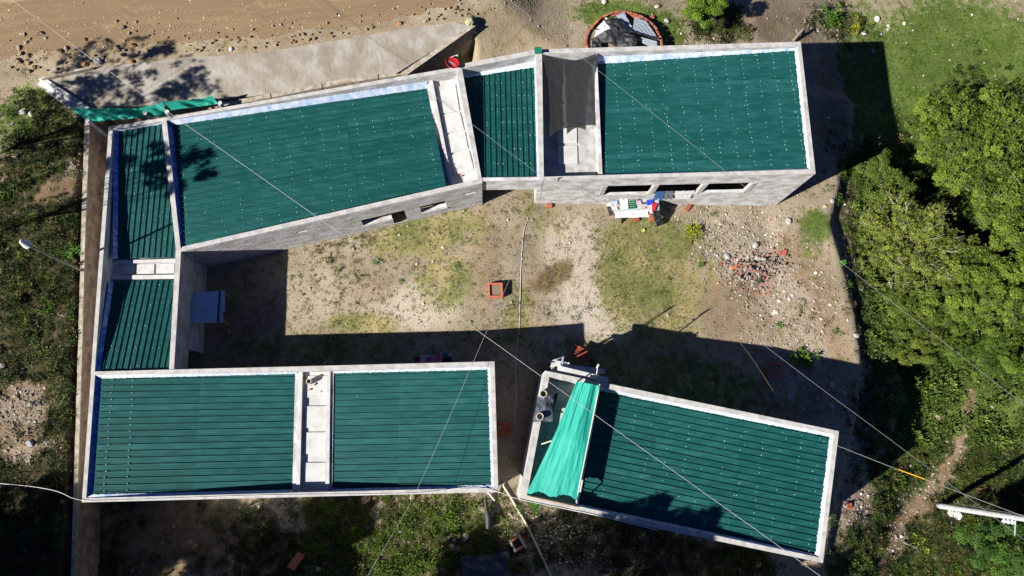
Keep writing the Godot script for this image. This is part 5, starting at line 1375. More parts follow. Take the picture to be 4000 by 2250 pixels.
	s = Soup.new()
	s.tube([Vector3(0, 5.5, 0.05), Vector3(-0.15, 5.5, 0.75)], [0.03], 8)
	put(s, "bracket_arm", M.zinc, lp)
	wire([Vector3(21.16, -0.5, 2.99), Vector3(21.19, 1.6, 3.06), Vector3(21.51, 3.2, 3.13), Vector3(21.74, 5.4, 3.32)], 0.008, M.wire_dark, "hanging_cable", "loose thin cable looping along the concrete pole", "cable", "")

func make_dish() -> void:
	var at := Vector3(-1.58, 3.15, -16.16)
	var t := thing("satellite_dish", "red satellite dish on the parapet corner of the slanted block", "satellite dish", at)
	var nrm := Vector3(0.2, 0.94, -0.22).normalized()
	var b := Basis(nrm.cross(Vector3(0.3, 0, 1)).normalized(), nrm, Vector3.ZERO)
	b.z = b.x.cross(b.y)
	var s := Soup.new()
	var prev := []
	for k in 5:
		var r := 0.3 * k / 4.0
		var ring := []
		for i in 28: ring.append(b * Vector3(cos(TAU * i / 28) * r, r * r * 0.9 - 0.08, sin(TAU * i / 28) * r))
		if k:
			for i in 28: s.quad(prev[i], prev[(i + 1) % 28], ring[(i + 1) % 28], ring[i], nrm)
		prev = ring
	put(s, "reflector", plain(C(174, 22, 34), 0.4), t)
	s = Soup.new()
	var rim := []
	for i in 29: rim.append(b * Vector3(cos(TAU * i / 28) * 0.3, 0.003, sin(TAU * i / 28) * 0.3))
	s.tube(rim, [0.012], 6)
	put(s, "rim", plain(C(160, 20, 32), 0.4), t)
	s = Soup.new()
	s.tube([b * Vector3(0, 0.0, -0.3), Vector3(-1.32, 3.45, -16.39) - at], [0.012], 6)
	s.tube([Vector3(-1.32, 3.42, -16.4) - at, Vector3(-1.35, 3.5, -16.31) - at], [0.035, 0.03], 8)
	put(s, "receiver_arm", plain(C(177, 177, 179), 0.4), t)
	s = Soup.new()
	s.tube([b * Vector3(0, -0.08, 0), Vector3(-1.39, 2.92, -16.08) - at], [0.025], 8)
	put(s, "mount", M.zinc, t)
	var tm := TextMesh.new()
	tm.text = "Claro"
	tm.font_size = 24
	tm.pixel_size = 0.0065
	tm.depth = 0.006
	var f := SystemFont.new()
	f.font_names = PackedStringArray(["Droid Sans"])
	tm.font = f
	var o := put(tm, "lettering", plain(C(203, 190, 190), 0.5), t)
	# the letters lie in the dish, their tops turned to the yard
	var xr := (Vector3(-1.77, 3.1, -16.33) - Vector3(-1.45, 3.1, -16.13)).normalized()
	xr = (xr - nrm * xr.dot(nrm)).normalized()
	o.basis = Basis(xr, nrm.cross(xr), nrm)
	o.position = nrm * 0.0 + b * Vector3(0, -0.035, 0)

func make_props() -> void:
	make_tank()
	make_laundry()
	make_dish()
	# green box on the parapet
	var s := Soup.new()
	s.block(Vector3(2.25, 3.03, -16.91), Vector3(0.32, 0.26, 0.2), Basis.from_euler(Vector3(0, 0.05, 0)), 0.01)
	var gb := thing("metal_box", "dark green metal box on the parapet left of the shade net", "box", Vector3.ZERO)
	put(s, "body", plain(C(20, 92, 70), 0.5), gb)
	s = Soup.new()
	s.block(Vector3(2.24, 3.17, -16.84), Vector3(0.34, 0.02, 0.22), Basis.from_euler(Vector3(0, 0.05, 0)), 0.005)
	put(s, "lid", plain(C(24, 104, 80), 0.5), gb)
	# shade net over the terrace
	one(cloth([Vector3(2.42, 2.88, -16.81), Vector3(4.92, 2.88, -16.93), Vector3(4.36, 2.8, -13.22), Vector3(2.73, 2.8, -12.86)], 0.14, 0.02, 0.3, 0.16, 30, 34, 71), "shade_net", M.shade, "black see-through shade net slung over the roof terrace", "net")
	# boards on the terrace floor
	for q in [[Vector3(2.74, 2.1, -12.04), 0.1, "narrow board leaning on the terrace wall"], [Vector3(2.69, 2.1, -11.89), -0.1, "pale wider board on the shaded terrace floor"]]:
		s = Soup.new()
		s.block(q[0], Vector3(0.12, 0.03, 0.45), Basis.from_euler(Vector3(0, q[1], 0)), 0.004)
		one(s, "board", plain(C(174, 172, 169), 0.8), q[2], "board", "boards on the roof terrace")
	# green tarpaulin on poles over the detached block's end
	var tp := thing("tarpaulin", "bright green tarpaulin stretched on poles over the detached block's roof end", "tarpaulin", Vector3.ZERO)
	var tc := [Vector3(3.67, 3.3, -2.13), Vector3(4.59, 3.34, -1.95), Vector3(3.6, 3.3, 2.46), Vector3(1.62, 3, 2.27)]
	var tn := FastNoiseLite.new()
	tn.seed = 81
	tn.frequency = 1.0
	put(grid(44, 60, func(u: float, v: float) -> Vector3:
		var uu := u + 0.05 * (1.0 - u) * v * (1.0 - v) * 4.0
		var e := v + (0.012 * tn.get_noise_2d(u * 14, 3) - 0.03 * sin(u * PI * 2) * sin(u * PI * 2)) * smooth(0.9, 1.0, v)
		var q: Vector3 = tc[0].lerp(tc[1], uu).lerp(tc[3].lerp(tc[2], uu), e)
		q.y += 0.09 * (1.0 - absf(u - 0.55) * 2.0) * sin(v * PI) - 0.1 * absf(sin(v * PI * 2)) * (0.4 + u * 0.2)
		q.y += tn.get_noise_2d(u * 4.0, v * 1.3) * 0.07 + tn.get_noise_2d(u * 18.0, v * 2.0 + 9.0) * 0.014 + 0.07 * exp(-40.0 * (u - 0.6) * (u - 0.6))
		return q), "sheet", M.net, tp)
	for q in [[Vector3(4.61, 3.3, -2), Vector3(3.59, 3.27, 2.5)], [Vector3(1.74, 2.95, 2.35), Vector3(3.72, 2.98, 2.78)], [Vector3(4.71, 2.3, -2.01), Vector3(4.6, 3.32, -1.99)], [Vector3(3.73, 2.3, 2.79), Vector3(3.59, 3.28, 2.5)], [Vector3(3.72, 2.9, -2.13), Vector3(3.67, 3.28, -2.16)], [Vector3(2.28, 2.7, 0.35), Vector3(2.68, 2.85, 0.22)]]:
		s = Soup.new()
		s.tube(q, [0.03], 8)
		put(s, "pole", M.timber if q[0].y > 2.93 and q[0].y < 2.97 else plain(C(181, 174, 160), 0.8), tp)
	# pipes and plastic on that roof end
	cylinder_drum(Vector3(2.33, 2.9, -1.63), 0.15, 0.35, "upper of two short pipes standing on the detached block's west parapet")
	cylinder_drum(Vector3(2.18, 2.9, -0.73), 0.15, 0.35, "lower of two short pipes standing on the detached block's west parapet")
	one(cloth([Vector3(2.1, 3.12, -1.56), Vector3(2.81, 2.9, -1.67), Vector3(2.72, 2.85, -0.53), Vector3(1.89, 3.1, -0.5)], -0.08, 0.09, 0.16, 0.05, 20, 20, 91), "black_plastic", plain(C(84, 88, 96), 0.5), "grey black plastic sheet between the two short pipes", "plastic sheet")
	one(cloth([Vector3(2.69, 2.4, -1.66), Vector3(3.06, 2.3, -1.77), Vector3(2.91, 2.25, -1.25), Vector3(2.77, 2.3, -0.83)], 0, 0.16, 0.5, 0.2, 16, 16, 92), "black_plastic", M.plastic, "torn black plastic scrap on the shaded slab", "plastic sheet")
	cylinder_drum(Vector3(-7.21, 2.3, -2.15), 0.11, 0.3, "short vent pipe with long shadow on the tiled channel")
	var k := 0
	for q in [[Vector3(-7.02, 2.33, -2.05), 0.9, "pink brick piece next to the vent pipe"], [Vector3(-7.22, 2.33, -1.83), 0.3, "pink brick piece on the cover below the vent pipe"], [Vector3(-6.76, 2.31, -1.75), 0.7, "smallest pink brick chip on the tiled cover"], [Vector3(-7.48, 2.3, -2.31), 0.0, "red brick piece against the white beam of the channel"], [Vector3(-1.14, 2.25, -11.21), 0.4, "orange brick chip at the lower end of the white slab strip"]]:
		s = Soup.new()
		s.block(q[0], Vector3(0.11, 0.06, 0.07) * (0.6 if k == 2 else 1.0), Basis.from_euler(Vector3(0, q[1], 0)), 0.006)
		one(s, "brick_piece", plain([C(169, 118, 110), C(172, 122, 113), C(174, 135, 127), C(150, 61, 44), C(166, 93, 59)][k], 0.9), q[2], "brick", "brick pieces on the white roofs")
		k += 1
	# steps, ladder and post on the detached block's north side
	var st := thing("plank_landing", "two pale planks and their frame against the detached block's north wall", "landing", Vector3.ZERO)
	for q in [[[Vector3(2.8, 1.9, -3.03), Vector3(5.09, 1.9, -2.75), Vector3(5.04, 1.9, -2.54), Vector3(2.74, 1.9, -2.84)], 0.06], [[Vector3(2.88, 2.55, -3.05), Vector3(3.49, 2.55, -2.96), Vector3(3.45, 2.55, -2.71), Vector3(2.85, 2.55, -2.81)], 0.06], [[Vector3(2.99, 2.75, -2.82), Vector3(5.09, 2.75, -2.32), Vector3(5.02, 2.75, -2.11), Vector3(2.95, 2.75, -2.62)], 0.07], [[Vector3(2.83, 1.5, -2.85), Vector3(4.44, 1.5, -2.61), Vector3(4.39, 1.5, -2.42), Vector3(2.78, 1.5, -2.67)], 0.06]]:
		s = Soup.new()
		var lo := []
		for p in q[0]: lo.append(p - Vector3(0, q[1], 0))
		s.prism(lo, q[0])
		put(s, "plank", M.white, st)
	for q in [Vector3(2.86, 1.85, -2.93), Vector3(4.96, 1.85, -2.65), Vector3(3.1, 2.7, -2.73), Vector3(4.91, 2.7, -2.23)]:
		s = Soup.new()
		s.box(Vector3(q.x, q.y * 0.5 - 0.6, q.z), Vector3(0.07, q.y + 1.2, 0.07))
		put(s, "prop", M.timber, st)
	st = thing("ladder", "pale metal ladder standing beside the planks", "ladder", Vector3.ZERO)
	var la := [[Vector3(3.1, 2.4, -2.85), Vector3(3.1, 3.75, -3.07)], [Vector3(3.21, 2.4, -2.81), Vector3(3.1, 3.8, -3.04)]]
	for q in la:
		var foot: Vector3 = q[0]
		s = Soup.new()
		s.tube([Vector3(foot.x - 0.25, gh(foot.x, foot.z), foot.z - 0.45), q[0], q[1]], [0.022], 6)
		put(s, "rail", M.zinc, st)
	for i in 12:
		s = Soup.new()
		var f0 := Vector3(la[0][0].x - 0.25, -0.3, la[0][0].z - 0.45).lerp(la[0][1], (i + 0.5) / 12.0)
		var f1 := Vector3(la[1][0].x - 0.25, -0.3, la[1][0].z - 0.45).lerp(la[1][1], (i + 0.5) / 12.0)
		s.tube([f0, f1], [0.016], 6)
		put(s, "rung", M.zinc, st)
	s = Soup.new()
	s.tube([Vector3(4.59, 2.7, -2.47), Vector3(4.47, 3.9, -2.75)], [0.03], 7)
	s.tube([Vector3(4.49, 3.5, -2.67), Vector3(4.49, 3.86, -2.74)], [0.045], 7)
	one(s, "white_post", plain(C(181, 179, 176), 0.7), "short white post on the lower plank of the landing", "post")
	# wheelbarrow in the block's shade
	var wb := thing("wheelbarrow", "rusty red wheelbarrow in the shade at the landing's foot", "wheelbarrow", on(Vector2(4.45, -3.58)), -0.55)
	wb.scale = Vector3(0.85, 0.85, 0.85)
	s = Soup.new()
	s.prism([Vector3(-0.3, 0.25, -0.16), Vector3(0.2, 0.25, -0.16), Vector3(0.2, 0.25, 0.16), Vector3(-0.3, 0.25, 0.16)], [Vector3(-0.48, 0.52, -0.28), Vector3(0.42, 0.56, -0.28), Vector3(0.42, 0.56, 0.28), Vector3(-0.48, 0.52, 0.28)])
	put(s, "tray", plain(C(120, 54, 32), 0.6), wb)
	for z in [-1, 1]:
		s = Soup.new()
		s.tube([Vector3(0.62, 0.2, 0.03 * z), Vector3(-0.2, 0.28, 0.2 * z), Vector3(-0.85, 0.5, 0.26 * z)], [0.02], 6)
		put(s, "handle", plain(C(96, 40, 26), 0.6), wb)
		s = Soup.new()
		s.tube([Vector3(-0.3, 0.27, 0.2 * z), Vector3(-0.4, 0.0, 0.22 * z)], [0.018], 6)
		put(s, "leg", plain(C(135, 51, 30), 0.6), wb)
	s = Soup.new()
	s.tube([Vector3(0.62, 0.18, -0.045), Vector3(0.62, 0.18, 0.045)], [0.18], 16)
	put(s, "wheel", M.dark, wb)
	# green netting at the corner by the road
	var gn := thing("green_netting", "sagging green netting strung on posts across the corner below the concrete slab", "netting", Vector3.ZERO)
	put(cloth([Vector3(-18.31, 2.5, -14.03), Vector3(-15.38, 2.4, -14.09), Vector3(-15.81, 1.9, -13.88), Vector3(-17.75, 1.9, -13.67)], 0.1, 0.12, 0.3, 0.0, 26, 12, 31), "net", M.net, gn)
	put(cloth([Vector3(-15.48, 2.4, -14.06), Vector3(-14.2, 2.7, -14.28), Vector3(-14.37, 1.9, -14.03), Vector3(-15.87, 1.9, -13.9)], 0.05, 0.12, 0.3, 0.0, 16, 12, 32), "net", M.net, gn)
	put(cloth([Vector3(-14.22, 2.7, -14.28), Vector3(-12.1, 2.6, -14.63), Vector3(-11.93, 2.3, -14.44), Vector3(-14.28, 2, -14.2)], 0.1, 0.1, 0.3, 0.04, 20, 12, 33), "net", M.net, gn)
	for q in [Vector3(-17.75, 2, -13.68), Vector3(-15.18, 2.2, -13.99), Vector3(-14.17, 2.3, -14.01), Vector3(-11.91, 2.3, -14.47)]:
		s = Soup.new()
		s.tube([Vector3(q.x, -0.2, q.z), q], [0.1], 8)
		put(s, "post", M.wall, gn)
	# planters
	var dirt := mottled([C(104, 88, 68), C(115, 100, 81), C(127, 113, 95)], 0.05, 2.0, 1.0)
	planter(Vector2(0.43, -6.5), 0.66, 0.28, 0.04, "square orange brick box of soil in the middle of the yard", dirt)
	planter(Vector2(13.71, -3.03), 0.66, 0.16, 0.03, "square brick box half in shade near the bushy plant", dirt)
	var ib := thing("inspection_box", "small tilted open brick manhole box at bottom edge", "manhole", on(Vector2(1.41, 4.54)), 0.5)
	for i in 4:
		s = Soup.new()
		var a := i * PI / 2
		s.block(Vector3(cos(a) * 0.22, 0.1, sin(a) * 0.22), Vector3(0.1, 0.5, 0.54 if i % 2 == 0 else 0.34), Basis.from_euler(Vector3(0, -a, 0)), 0.01)
		put(s, "brick_side", M.brick[3] if i % 2 else plain(C(166, 152, 144), 0.9), ib)
	s = Soup.new()
	s.box(Vector3(0, 0.0, 0), Vector3(0.34, 0.04, 0.34))
	put(s, "soil", dirt, ib)
	# frisbee
	var fr := thing("plastic_ring", "yellow green plastic disc lying on the yard grass", "disc", on(Vector2(7.57, -9.7), 0.02))
	s = Soup.new()
	var rim := []
	for i in 25: rim.append(Vector3(cos(TAU * i / 24) * 0.07, 0.03, sin(TAU * i / 24) * 0.07))
	s.tube(rim, [0.022], 8)
	put(s, "rim", plain(C(174, 196, 51), 0.4), fr)
	s = Soup.new()
	s.tube([Vector3(0, 0.005, 0), Vector3(0, 0.02, 0)], [0.06], 20)
	put(s, "middle", plain(C(135, 144, 127), 0.5), fr)
	# bricks about the yard
	lone_brick(Vector2(2.96, -10.71), 0.1, "orange brick at the foot of the north-east block's left corner", 0)
	lone_brick(Vector2(8.03, -10.3), 0.2, "orange brick under the front edge of the drying table", 0)
	lone_brick(Vector2(7.23, -10.21), 0.5, "orange brick in the grass before the white sheets", 1)
	lone_brick(Vector2(9.94, -11.04), 1.1, "first of three rusty bricks right of the drying table", 1)
	lone_brick(Vector2(10.06, -11.18), 0.3, "second of three rusty bricks, nearest the wall", 1)
	lone_brick(Vector2(9.85, -10.91), 0.9, "third of three rusty bricks, furthest from the wall", 1)
	lone_brick(Vector2(12.3, -8.2), 0.9, "orange brick on top of the rubble heap", 0)
	lone_brick(Vector2(12.07, -8.01), 0.2, "broken orange brick on the left of the rubble heap", 2)
	lone_brick(Vector2(14.51, -8.81), 0.4, "left of two orange bricks right of the rubble heap", 0)
	lone_brick(Vector2(14.73, -8.84), 1.2, "right of two orange bricks right of the rubble heap", 0)
	lone_brick(Vector2(17.25, 3.28), 1.4, "orange brick in the stony patch right of the detached block", 0)
	lone_brick(Vector2(17.83, 1.92), 0.7, "red brick in the shade right of the detached block", 3)
	lone_brick(Vector2(-8.48, 3.19), 0.0, "brown brick on the weeds below the straight block", 3, 0.2, Vector3(0.12, 0.1, 0.24))
	var bp := thing("brick_pallet", "dark red stack of bricks in the alley beside the straight block", "brick stack", on(Vector2(0.87, -0.27)))
	for i in 3:
		for j in 4:
			for l in 2:
				s = Soup.new()
				s.block(Vector3((i - 1) * 0.21, 0.07 + l * 0.13, (j - 1.5) * 0.15), Vector3(0.2, 0.12, 0.14), Basis(), 0.006)
				put(s, "brick", M.brick[(i + j + l) % 4], bp)
	# broken clay block
	var cb := thing("broken_clay_block", "large broken terracotta block in the weeds below the straight block", "brick", on(Vector2(-7.9, 5.19), 0.05), 0.95)
	s = Soup.new()
	s.prism([Vector3(-0.36, 0, -0.16), Vector3(0.1, 0, -0.18), Vector3(0.16, 0, -0.05), Vector3(0.36, 0, -0.16), Vector3(0.36, 0, 0.16), Vector3(-0.32, 0, 0.17)], [Vector3(-0.36, 0.16, -0.16), Vector3(0.1, 0.2, -0.18), Vector3(0.14, 0.19, -0.06), Vector3(0.36, 0.22, -0.16), Vector3(0.36, 0.22, 0.16), Vector3(-0.32, 0.17, 0.17)])
	put(s, "body", plain(C(179, 103, 69), 0.95), cb)
	# laundry rack in the south block's shade
	var rk := thing("clothes_rack", "low rack of bright clothes in shade against the straight block", "clothes rack", Vector3.ZERO)
	put(corrugated([Vector3(-2.9, 0.5, -3.43), Vector3(-1.47, 0.5, -3.55), Vector3(-1.46, 0.5, -3.16), Vector3(-2.89, 0.5, -3.12)], 5, 0.015), "tin_top", plain(C(166, 172, 177), 0.5), rk)
	for q in [Vector2(-2.81, -3.38), Vector2(-1.59, -3.48)]:
		s = Soup.new()
		s.box(Vector3(q.x, 0.2, q.y), Vector3(0.06, 0.52, 0.06))
		put(s, "leg", M.timber, rk)
	for q in [[[Vector3(-2.65, 0.56, -3.37), Vector3(-2.43, 0.56, -3.39), Vector3(-2.42, 0.56, -3.16), Vector3(-2.63, 0.56, -3.16)], C(144, 51, 127), "purple garment on the shaded clothes rack"], [[Vector3(-2.23, 0.58, -3.5), Vector3(-2.01, 0.58, -3.5), Vector3(-1.98, 0.56, -3.2), Vector3(-2.23, 0.56, -3.2)], C(191, 52, 84), "coral pink garment on the shaded clothes rack"], [[Vector3(-2.44, 0.55, -3.46), Vector3(-2.24, 0.55, -3.48), Vector3(-2.23, 0.55, -3.16), Vector3(-2.41, 0.55, -3.16)], C(118, 118, 142), "grey lilac garment on the shaded clothes rack"], [[Vector3(-1.96, 0.56, -3.53), Vector3(-1.65, 0.56, -3.54), Vector3(-1.64, 0.56, -3.36), Vector3(-1.96, 0.56, -3.36)], C(70, 78, 92), "slate grey garment on the shaded clothes rack"], [[Vector3(-1.94, 0.56, -3.35), Vector3(-1.49, 0.56, -3.42), Vector3(-1.46, 0.54, -3.16), Vector3(-1.93, 0.54, -3.14)], C(28, 28, 32), "black garment on the right of the clothes rack"], [[Vector3(-3.19, 0.3, -3.44), Vector3(-2.88, 0.52, -3.41), Vector3(-2.81, 0.52, -3.17), Vector3(-3.17, 0.3, -3.16)], C(92, 26, 36), "maroon garment hanging off the clothes rack's left end"]]:
		one(cloth(q[0], 0, 0.04, 0.5, 0.08, 10, 10, 200 + int(q[1].r8)), "garment", plain(q[1], 0.9), q[2], "garment", "clothes on the shaded rack")
	# black tank pieces at the bottom
	s = Soup.new()
	s.tube([on(Vector2(0.02, 2.66), 0.3), on(Vector2(0.08, 3.09), 0.25), on(Vector2(0.17, 3.46), 0.24), on(Vector2(0.17, 3.9), 0.22)], [0.07, 0.09, 0.16, 0.14], 12)
	one(s, "black_drum", M.plastic, "black plastic drum lying below the straight block's corner", "drum")
	one(cloth([Vector3(-0.99, 0.25, 4.98), Vector3(1.07, 0.25, 4.79), Vector3(1.28, 0.3, 6.61), Vector3(-1.07, 0.3, 6.59)], -0.1, 0.1, 0.2, 0.1, 20, 20, 95), "black_plastic", plain(C(46, 50, 58), 0.5), "wide dark plastic sheet spread at the bottom edge", "plastic sheet")
	# sticks by the alley
	for q in [[[Vector3(-6.98, 1.2, -3.02), Vector3(-6.78, 1, -3.21)], "left thin rod poking out north of the straight block"], [[Vector3(-6.72, 1, -3.04), Vector3(-6.58, 0.9, -3.14)], "right thin rod poking out north of the straight block"]]:
		s = Soup.new()
		s.tube(q[0], [0.012], 5)
		one(s, "rod", M.wire, q[1], "rod")
	# rocks
	var pale := C(166, 155, 140)
	var grey := C(149, 147, 144)
	var kk := 0
	for q in [[Vector2(-5.12, 2.68), 0.24, "round tan boulder against the straight block's south wall"], [Vector2(-4.73, 2.68), 0.12, "smaller stone beside the round tan boulder"], [Vector2(-3.13, 2.61), 0.15, "tan stone under the thin wire below the straight block"],
		[Vector2(-1.06, 4.27), 0.13, "left stone of the shaded group near the bottom"], [Vector2(-0.8, 4.27), 0.2, "biggest stone of the shaded group near the bottom"], [Vector2(-1.27, 4.4), 0.1, "flattest stone of the shaded group near the bottom"], [Vector2(-1.37, 4.67), 0.14, "lower left stone of the shaded group"], [Vector2(-1.14, 4.77), 0.17, "lower right stone of the shaded group"], [Vector2(-6.98, 5.55), 0.13, "bluish stone under the terracotta block at bottom edge"],
		[Vector2(14.43, -1.76), 0.18, "grey boulder alone in the detached block's shade"], [Vector2(16.4, -1.36), 0.16, "grey stone below the lower planter's plant"], [Vector2(16.51, -2.33), 0.17, "square grey stone in shade by the yard edge"], [Vector2(17.93, -4.72), 0.15, "grey white stone at the sunny yard edge"],
		[Vector2(22.03, -23.11), 0.2, "largest white rock on the lawn edge"], [Vector2(21.13, -22.14), 0.16, "white rock just above the big shadow corner"], [Vector2(23.67, -22.95), 0.12, "white rock out on the lawn"], [Vector2(22.66, -22.75), 0.1, "small white rock between two larger ones"], [Vector2(22.63, -22.51), 0.1, "small pale rock just below another small one"], [Vector2(22.16, -22.18), 0.1, "pale rock right of the shadow corner"], [Vector2(21.55, -21.09), 0.12, "bluish rock inside the big shadow"],
		[Vector2(8.5, -21.18), 0.14, "round pale stone at the top near the brick ring"], [Vector2(8.99, -20.47), 0.15, "round pale stone right of the brick ring"], [Vector2(5.78, -21.2), 0.16, "long pale stone at the top edge"],
		[Vector2(-17.58, -16.54), 0.22, "grey boulder on the slab's upper edge under the wire"], [Vector2(-18.15, -16.35), 0.16, "orange brown rock at the slab's upper corner"], [Vector2(-16.1, -16.53), 0.14, "rusty rock near the slab's upper edge"], [Vector2(-0.86, -18.9), 0.26, "round greenish boulder at the tip of the concrete slab"], [Vector2(-4.13, -18.74), 0.14, "orange rock at the slab's right part"], [Vector2(-11.74, -17.27), 0.12, "white stone above the slab's middle"],
		[Vector2(-20.72, -14.1), 0.17, "upper of three pale rocks on the west bank"], [Vector2(-20.36, -14.04), 0.14, "right of three pale rocks on the west bank"], [Vector2(-20.68, -14.22), 0.12, "hidden one of three pale rocks on the west bank"], [Vector2(-20.75, -12.03), 0.16, "yellowish rock on the left bank"], [Vector2(-18.67, -1.24), 0.15, "white rock in the stony gap of the left bank"], [Vector2(-18.44, 0.33), 0.16, "bluish rock in the lower stony gap"], [Vector2(-20, -2.8), 0.18, "grey rock at the left edge"],
		[Vector2(23.79, 3.92), 0.3, "large white slab rock at the foot of the concrete pole"], [Vector2(23.46, 3.79), 0.24, "smaller white rock at the foot of the concrete pole"], [Vector2(20.76, 4.94), 0.1, "white stone beside the dug path"], [Vector2(23.39, -0.91), 0.16, "pale boulder on the grass left of the path"], [Vector2(12.3, 5.69), 0.16, "tan stone at the bottom right of the detached block"], [Vector2(17.39, -11.55), 0.14, "grey stone at the yard's east rim"], [Vector2(17, -11.28), 0.12, "tan stone at the yard's east rim"], [Vector2(15.05, -10.46), 0.2, "grey concrete lump by the small lawn"], [Vector2(16.21, -7.83), 0.12, "white stone on the sunny east yard"], [Vector2(11.76, -8.54), 0.18, "grey lump at the left of the rubble heap"], [Vector2(13.27, -9.17), 0.2, "tall grey lump casting the longest rubble shadow"], [Vector2(13.35, -8.52), 0.2, "dark grey lump in the rubble heap"], [Vector2(12.78, -7.98), 0.2, "grey cement lump at the heart of the rubble heap"], [Vector2(14.08, -5.88), 0.14, "white stone at the lower white heap"], [Vector2(13.97, -5.8), 0.1, "left white stone of the lower white heap"], [Vector2(14.27, -6.41), 0.1, "white stone left of the small green shrub"], [Vector2(14.78, -6.51), 0.09, "white stone right of the small green shrub"]]:
		var cc: Color = [pale, grey, C(172, 167, 159), C(154, 135, 111)][kk % 4]
		for wd in [["white", C(188, 181, 174)], ["orange", C(150, 103, 61)], ["rusty", C(135, 88, 56)], ["bluish", C(144, 155, 159)], ["greenish", C(149, 149, 118)], ["tan ", C(166, 145, 115)], ["grey", C(145, 144, 140)]]:
			if q[2].contains(wd[0]): cc = wd[1]
		big_rock(q[0], q[1] * 0.85, 300 + kk, cc, q[2], "larger rocks")
		kk += 1
	# rock rubble along the road's edge, too many to tell one from the next
	rng.seed = 55
	var list := []
	var cols := []
	for i in 200:
		var x := rng.randf_range(-24, 0.4)
		var z := along(x, [-24, -20, -17.4, -10.6, -7.15, -1.64, 0.4], [-16.0, -15.9, -16.7, -17.3, -18.0, -19.1, -19.6]) - pow(rng.randf(), 1.8) * (2.0 if x < -14 else 1.1)
		var sz := rng.randf_range(0.03, 0.09) * (1.25 if x < -16 else 0.75)
		list.append(Transform3D(spin(Vector3(sz, sz, sz), 0.7), Vector3(x, gh(x, z) + 0.05, z)))
		cols.append(L(146, 128, 106).lerp([L(130, 106, 80), L(148, 104, 62), L(164, 154, 142), L(108, 96, 82)][i % 4], rng.randf()) * rng.randf_range(0.75, 1.1))
	var o := scatter("road_edge_rubble", rock(77, 0.7).mesh(), M.stone, list, cols)
	tag(o, "broken brown rock fill spilling along the road's lower edge", "rubble", "", "stuff")
	# rubble heap
	list = []
	cols = []
	for i in 700:
		var a := rng.randf() * TAU
		var r := absf(rng.randfn()) * 0.95
		var ctr := Vector2(12.84, -7.92)
		if i % 3 == 0: ctr = Vector2(14, -8.28)
		var x := ctr.x + cos(a) * r * 1.2
		var z := ctr.y + sin(a) * r * 0.8
		var sz := 0.02 + 0.055 * pow(rng.randf(), 2.5)
		list.append(Transform3D(spin(Vector3(sz, sz, sz), 0.8), Vector3(x, gh(x, z) + 0.32 * exp(-r * r * 1.4) * rng.randf(), z)))
		cols.append((L(154, 102, 86) if rng.randf() < 0.26 else L(156, 148, 140).lerp(L(112, 102, 92), rng.randf())) * rng.randf_range(0.8, 1.1))
	o = scatter("rubble_heap", rock(78, 0.7).mesh(), M.stone, list, cols)
	tag(o, "heap of broken brick and cement rubble in the yard's east part", "rubble", "", "stuff")
	# litter of white scraps south of the detached block
	list = []
	cols = []
	for i in 130:
		var q := Vector2(3.99, 4.91) + Vector2(rng.randfn() * 1.1, rng.randfn() * 0.5)
		if i % 2: q = Vector2(3.44, 3.94) + Vector2(rng.randfn() * 0.7, rng.randfn() * 0.35)
		list.append(Transform3D(spin(Vector3(rng.randf_range(0.02, 0.06), 0.01, rng.randf_range(0.015, 0.04)), 0.4), Vector3(q.x, gh(q.x, q.y) + 0.03, q.y)))
		cols.append(L(214, 214, 212) * rng.randf_range(0.6, 1.0))
	o = scatter("white_scraps", rock(79, 0.7).mesh(), M.stone, list, cols)
	tag(o, "small white scraps littering the shade south of the detached block", "litter", "", "stuff")
	# single plants
	var star := rosette(16, 1.0, 0.17, 0.15, 1.25, 61)
	plant(Vector2(15.26, -3.47), star, 0.42, L(76, 108, 26), "bushy plant with long bright leaves by the lower planter", 5, 0.25)
	plant(Vector2(10.08, -9.74), bushlet(40, 62), 0.22, L(132, 140, 34), "yellow green shrub on the rubble below the wall", 6, 0.22)
	plant(Vector2(10.43, -8.15), bushlet(26, 63), 0.12, L(64, 110, 30), "small green plant on bare rubble left of the heap", 2, 0.05)
	plant(Vector2(11.08, -10.65), bushlet(26, 63), 0.12, L(96, 126, 40), "small plant in the stones right of the drying table", 2, 0.05)
	plant(Vector2(14.22, -5.2), bushlet(26, 64), 0.14, L(74, 116, 34), "small shrub in the lower stony yard", 2, 0.08)
	plant(Vector2(16.97, -4.86), bushlet(26, 64), 0.15, L(84, 122, 36), "small shrub at the yard's sunny east rim", 2, 0.08)
	plant(Vector2(17.65, -8.33), bushlet(26, 65), 0.14, L(84, 136, 34), "bright plant on the slope under the yard edge", 2, 0.08)
	plant(Vector2(-18.47, -5.19), star, 0.22, L(80, 126, 30), "bright long leaved weed on the left bank", 3, 0.2)
	plant(Vector2(-17.74, -7.77), star, 0.2, L(86, 132, 36), "bright weed beside the lamp post", 3, 0.2)
	plant(Vector2(2.15, 3.01), bushlet(30, 66), 0.2, L(70, 116, 32), "green weed clump at the detached block's near corner", 3, 0.15)
	plant(Vector2(19.43, -22.57), bushlet(30, 67), 0.3, L(96, 124, 32), "leafy shrub left of the white rocks", 4, 0.3)
	plant(Vector2(18.72, -22.69), bushlet(30, 68), 0.26, L(66, 104, 32), "darker shrub next to the bare earth at the top", 4, 0.25)
	plant(Vector2(20.51, -22.52), bushlet(30, 69), 0.2, L(140, 140, 40), "yellowish shrub above the shadow's edge", 3, 0.2)
	plant(Vector2(-1.4, -7.65), bushlet(26, 70), 0.13, L(72, 100, 40), "dark weed on the yard grass left of the brick box", 2, 0.07)
	plant(Vector2(-6.8, -7.36), bushlet(26, 71), 0.14, L(84, 112, 36), "green weed in the dirt near the porch side", 2, 0.07)
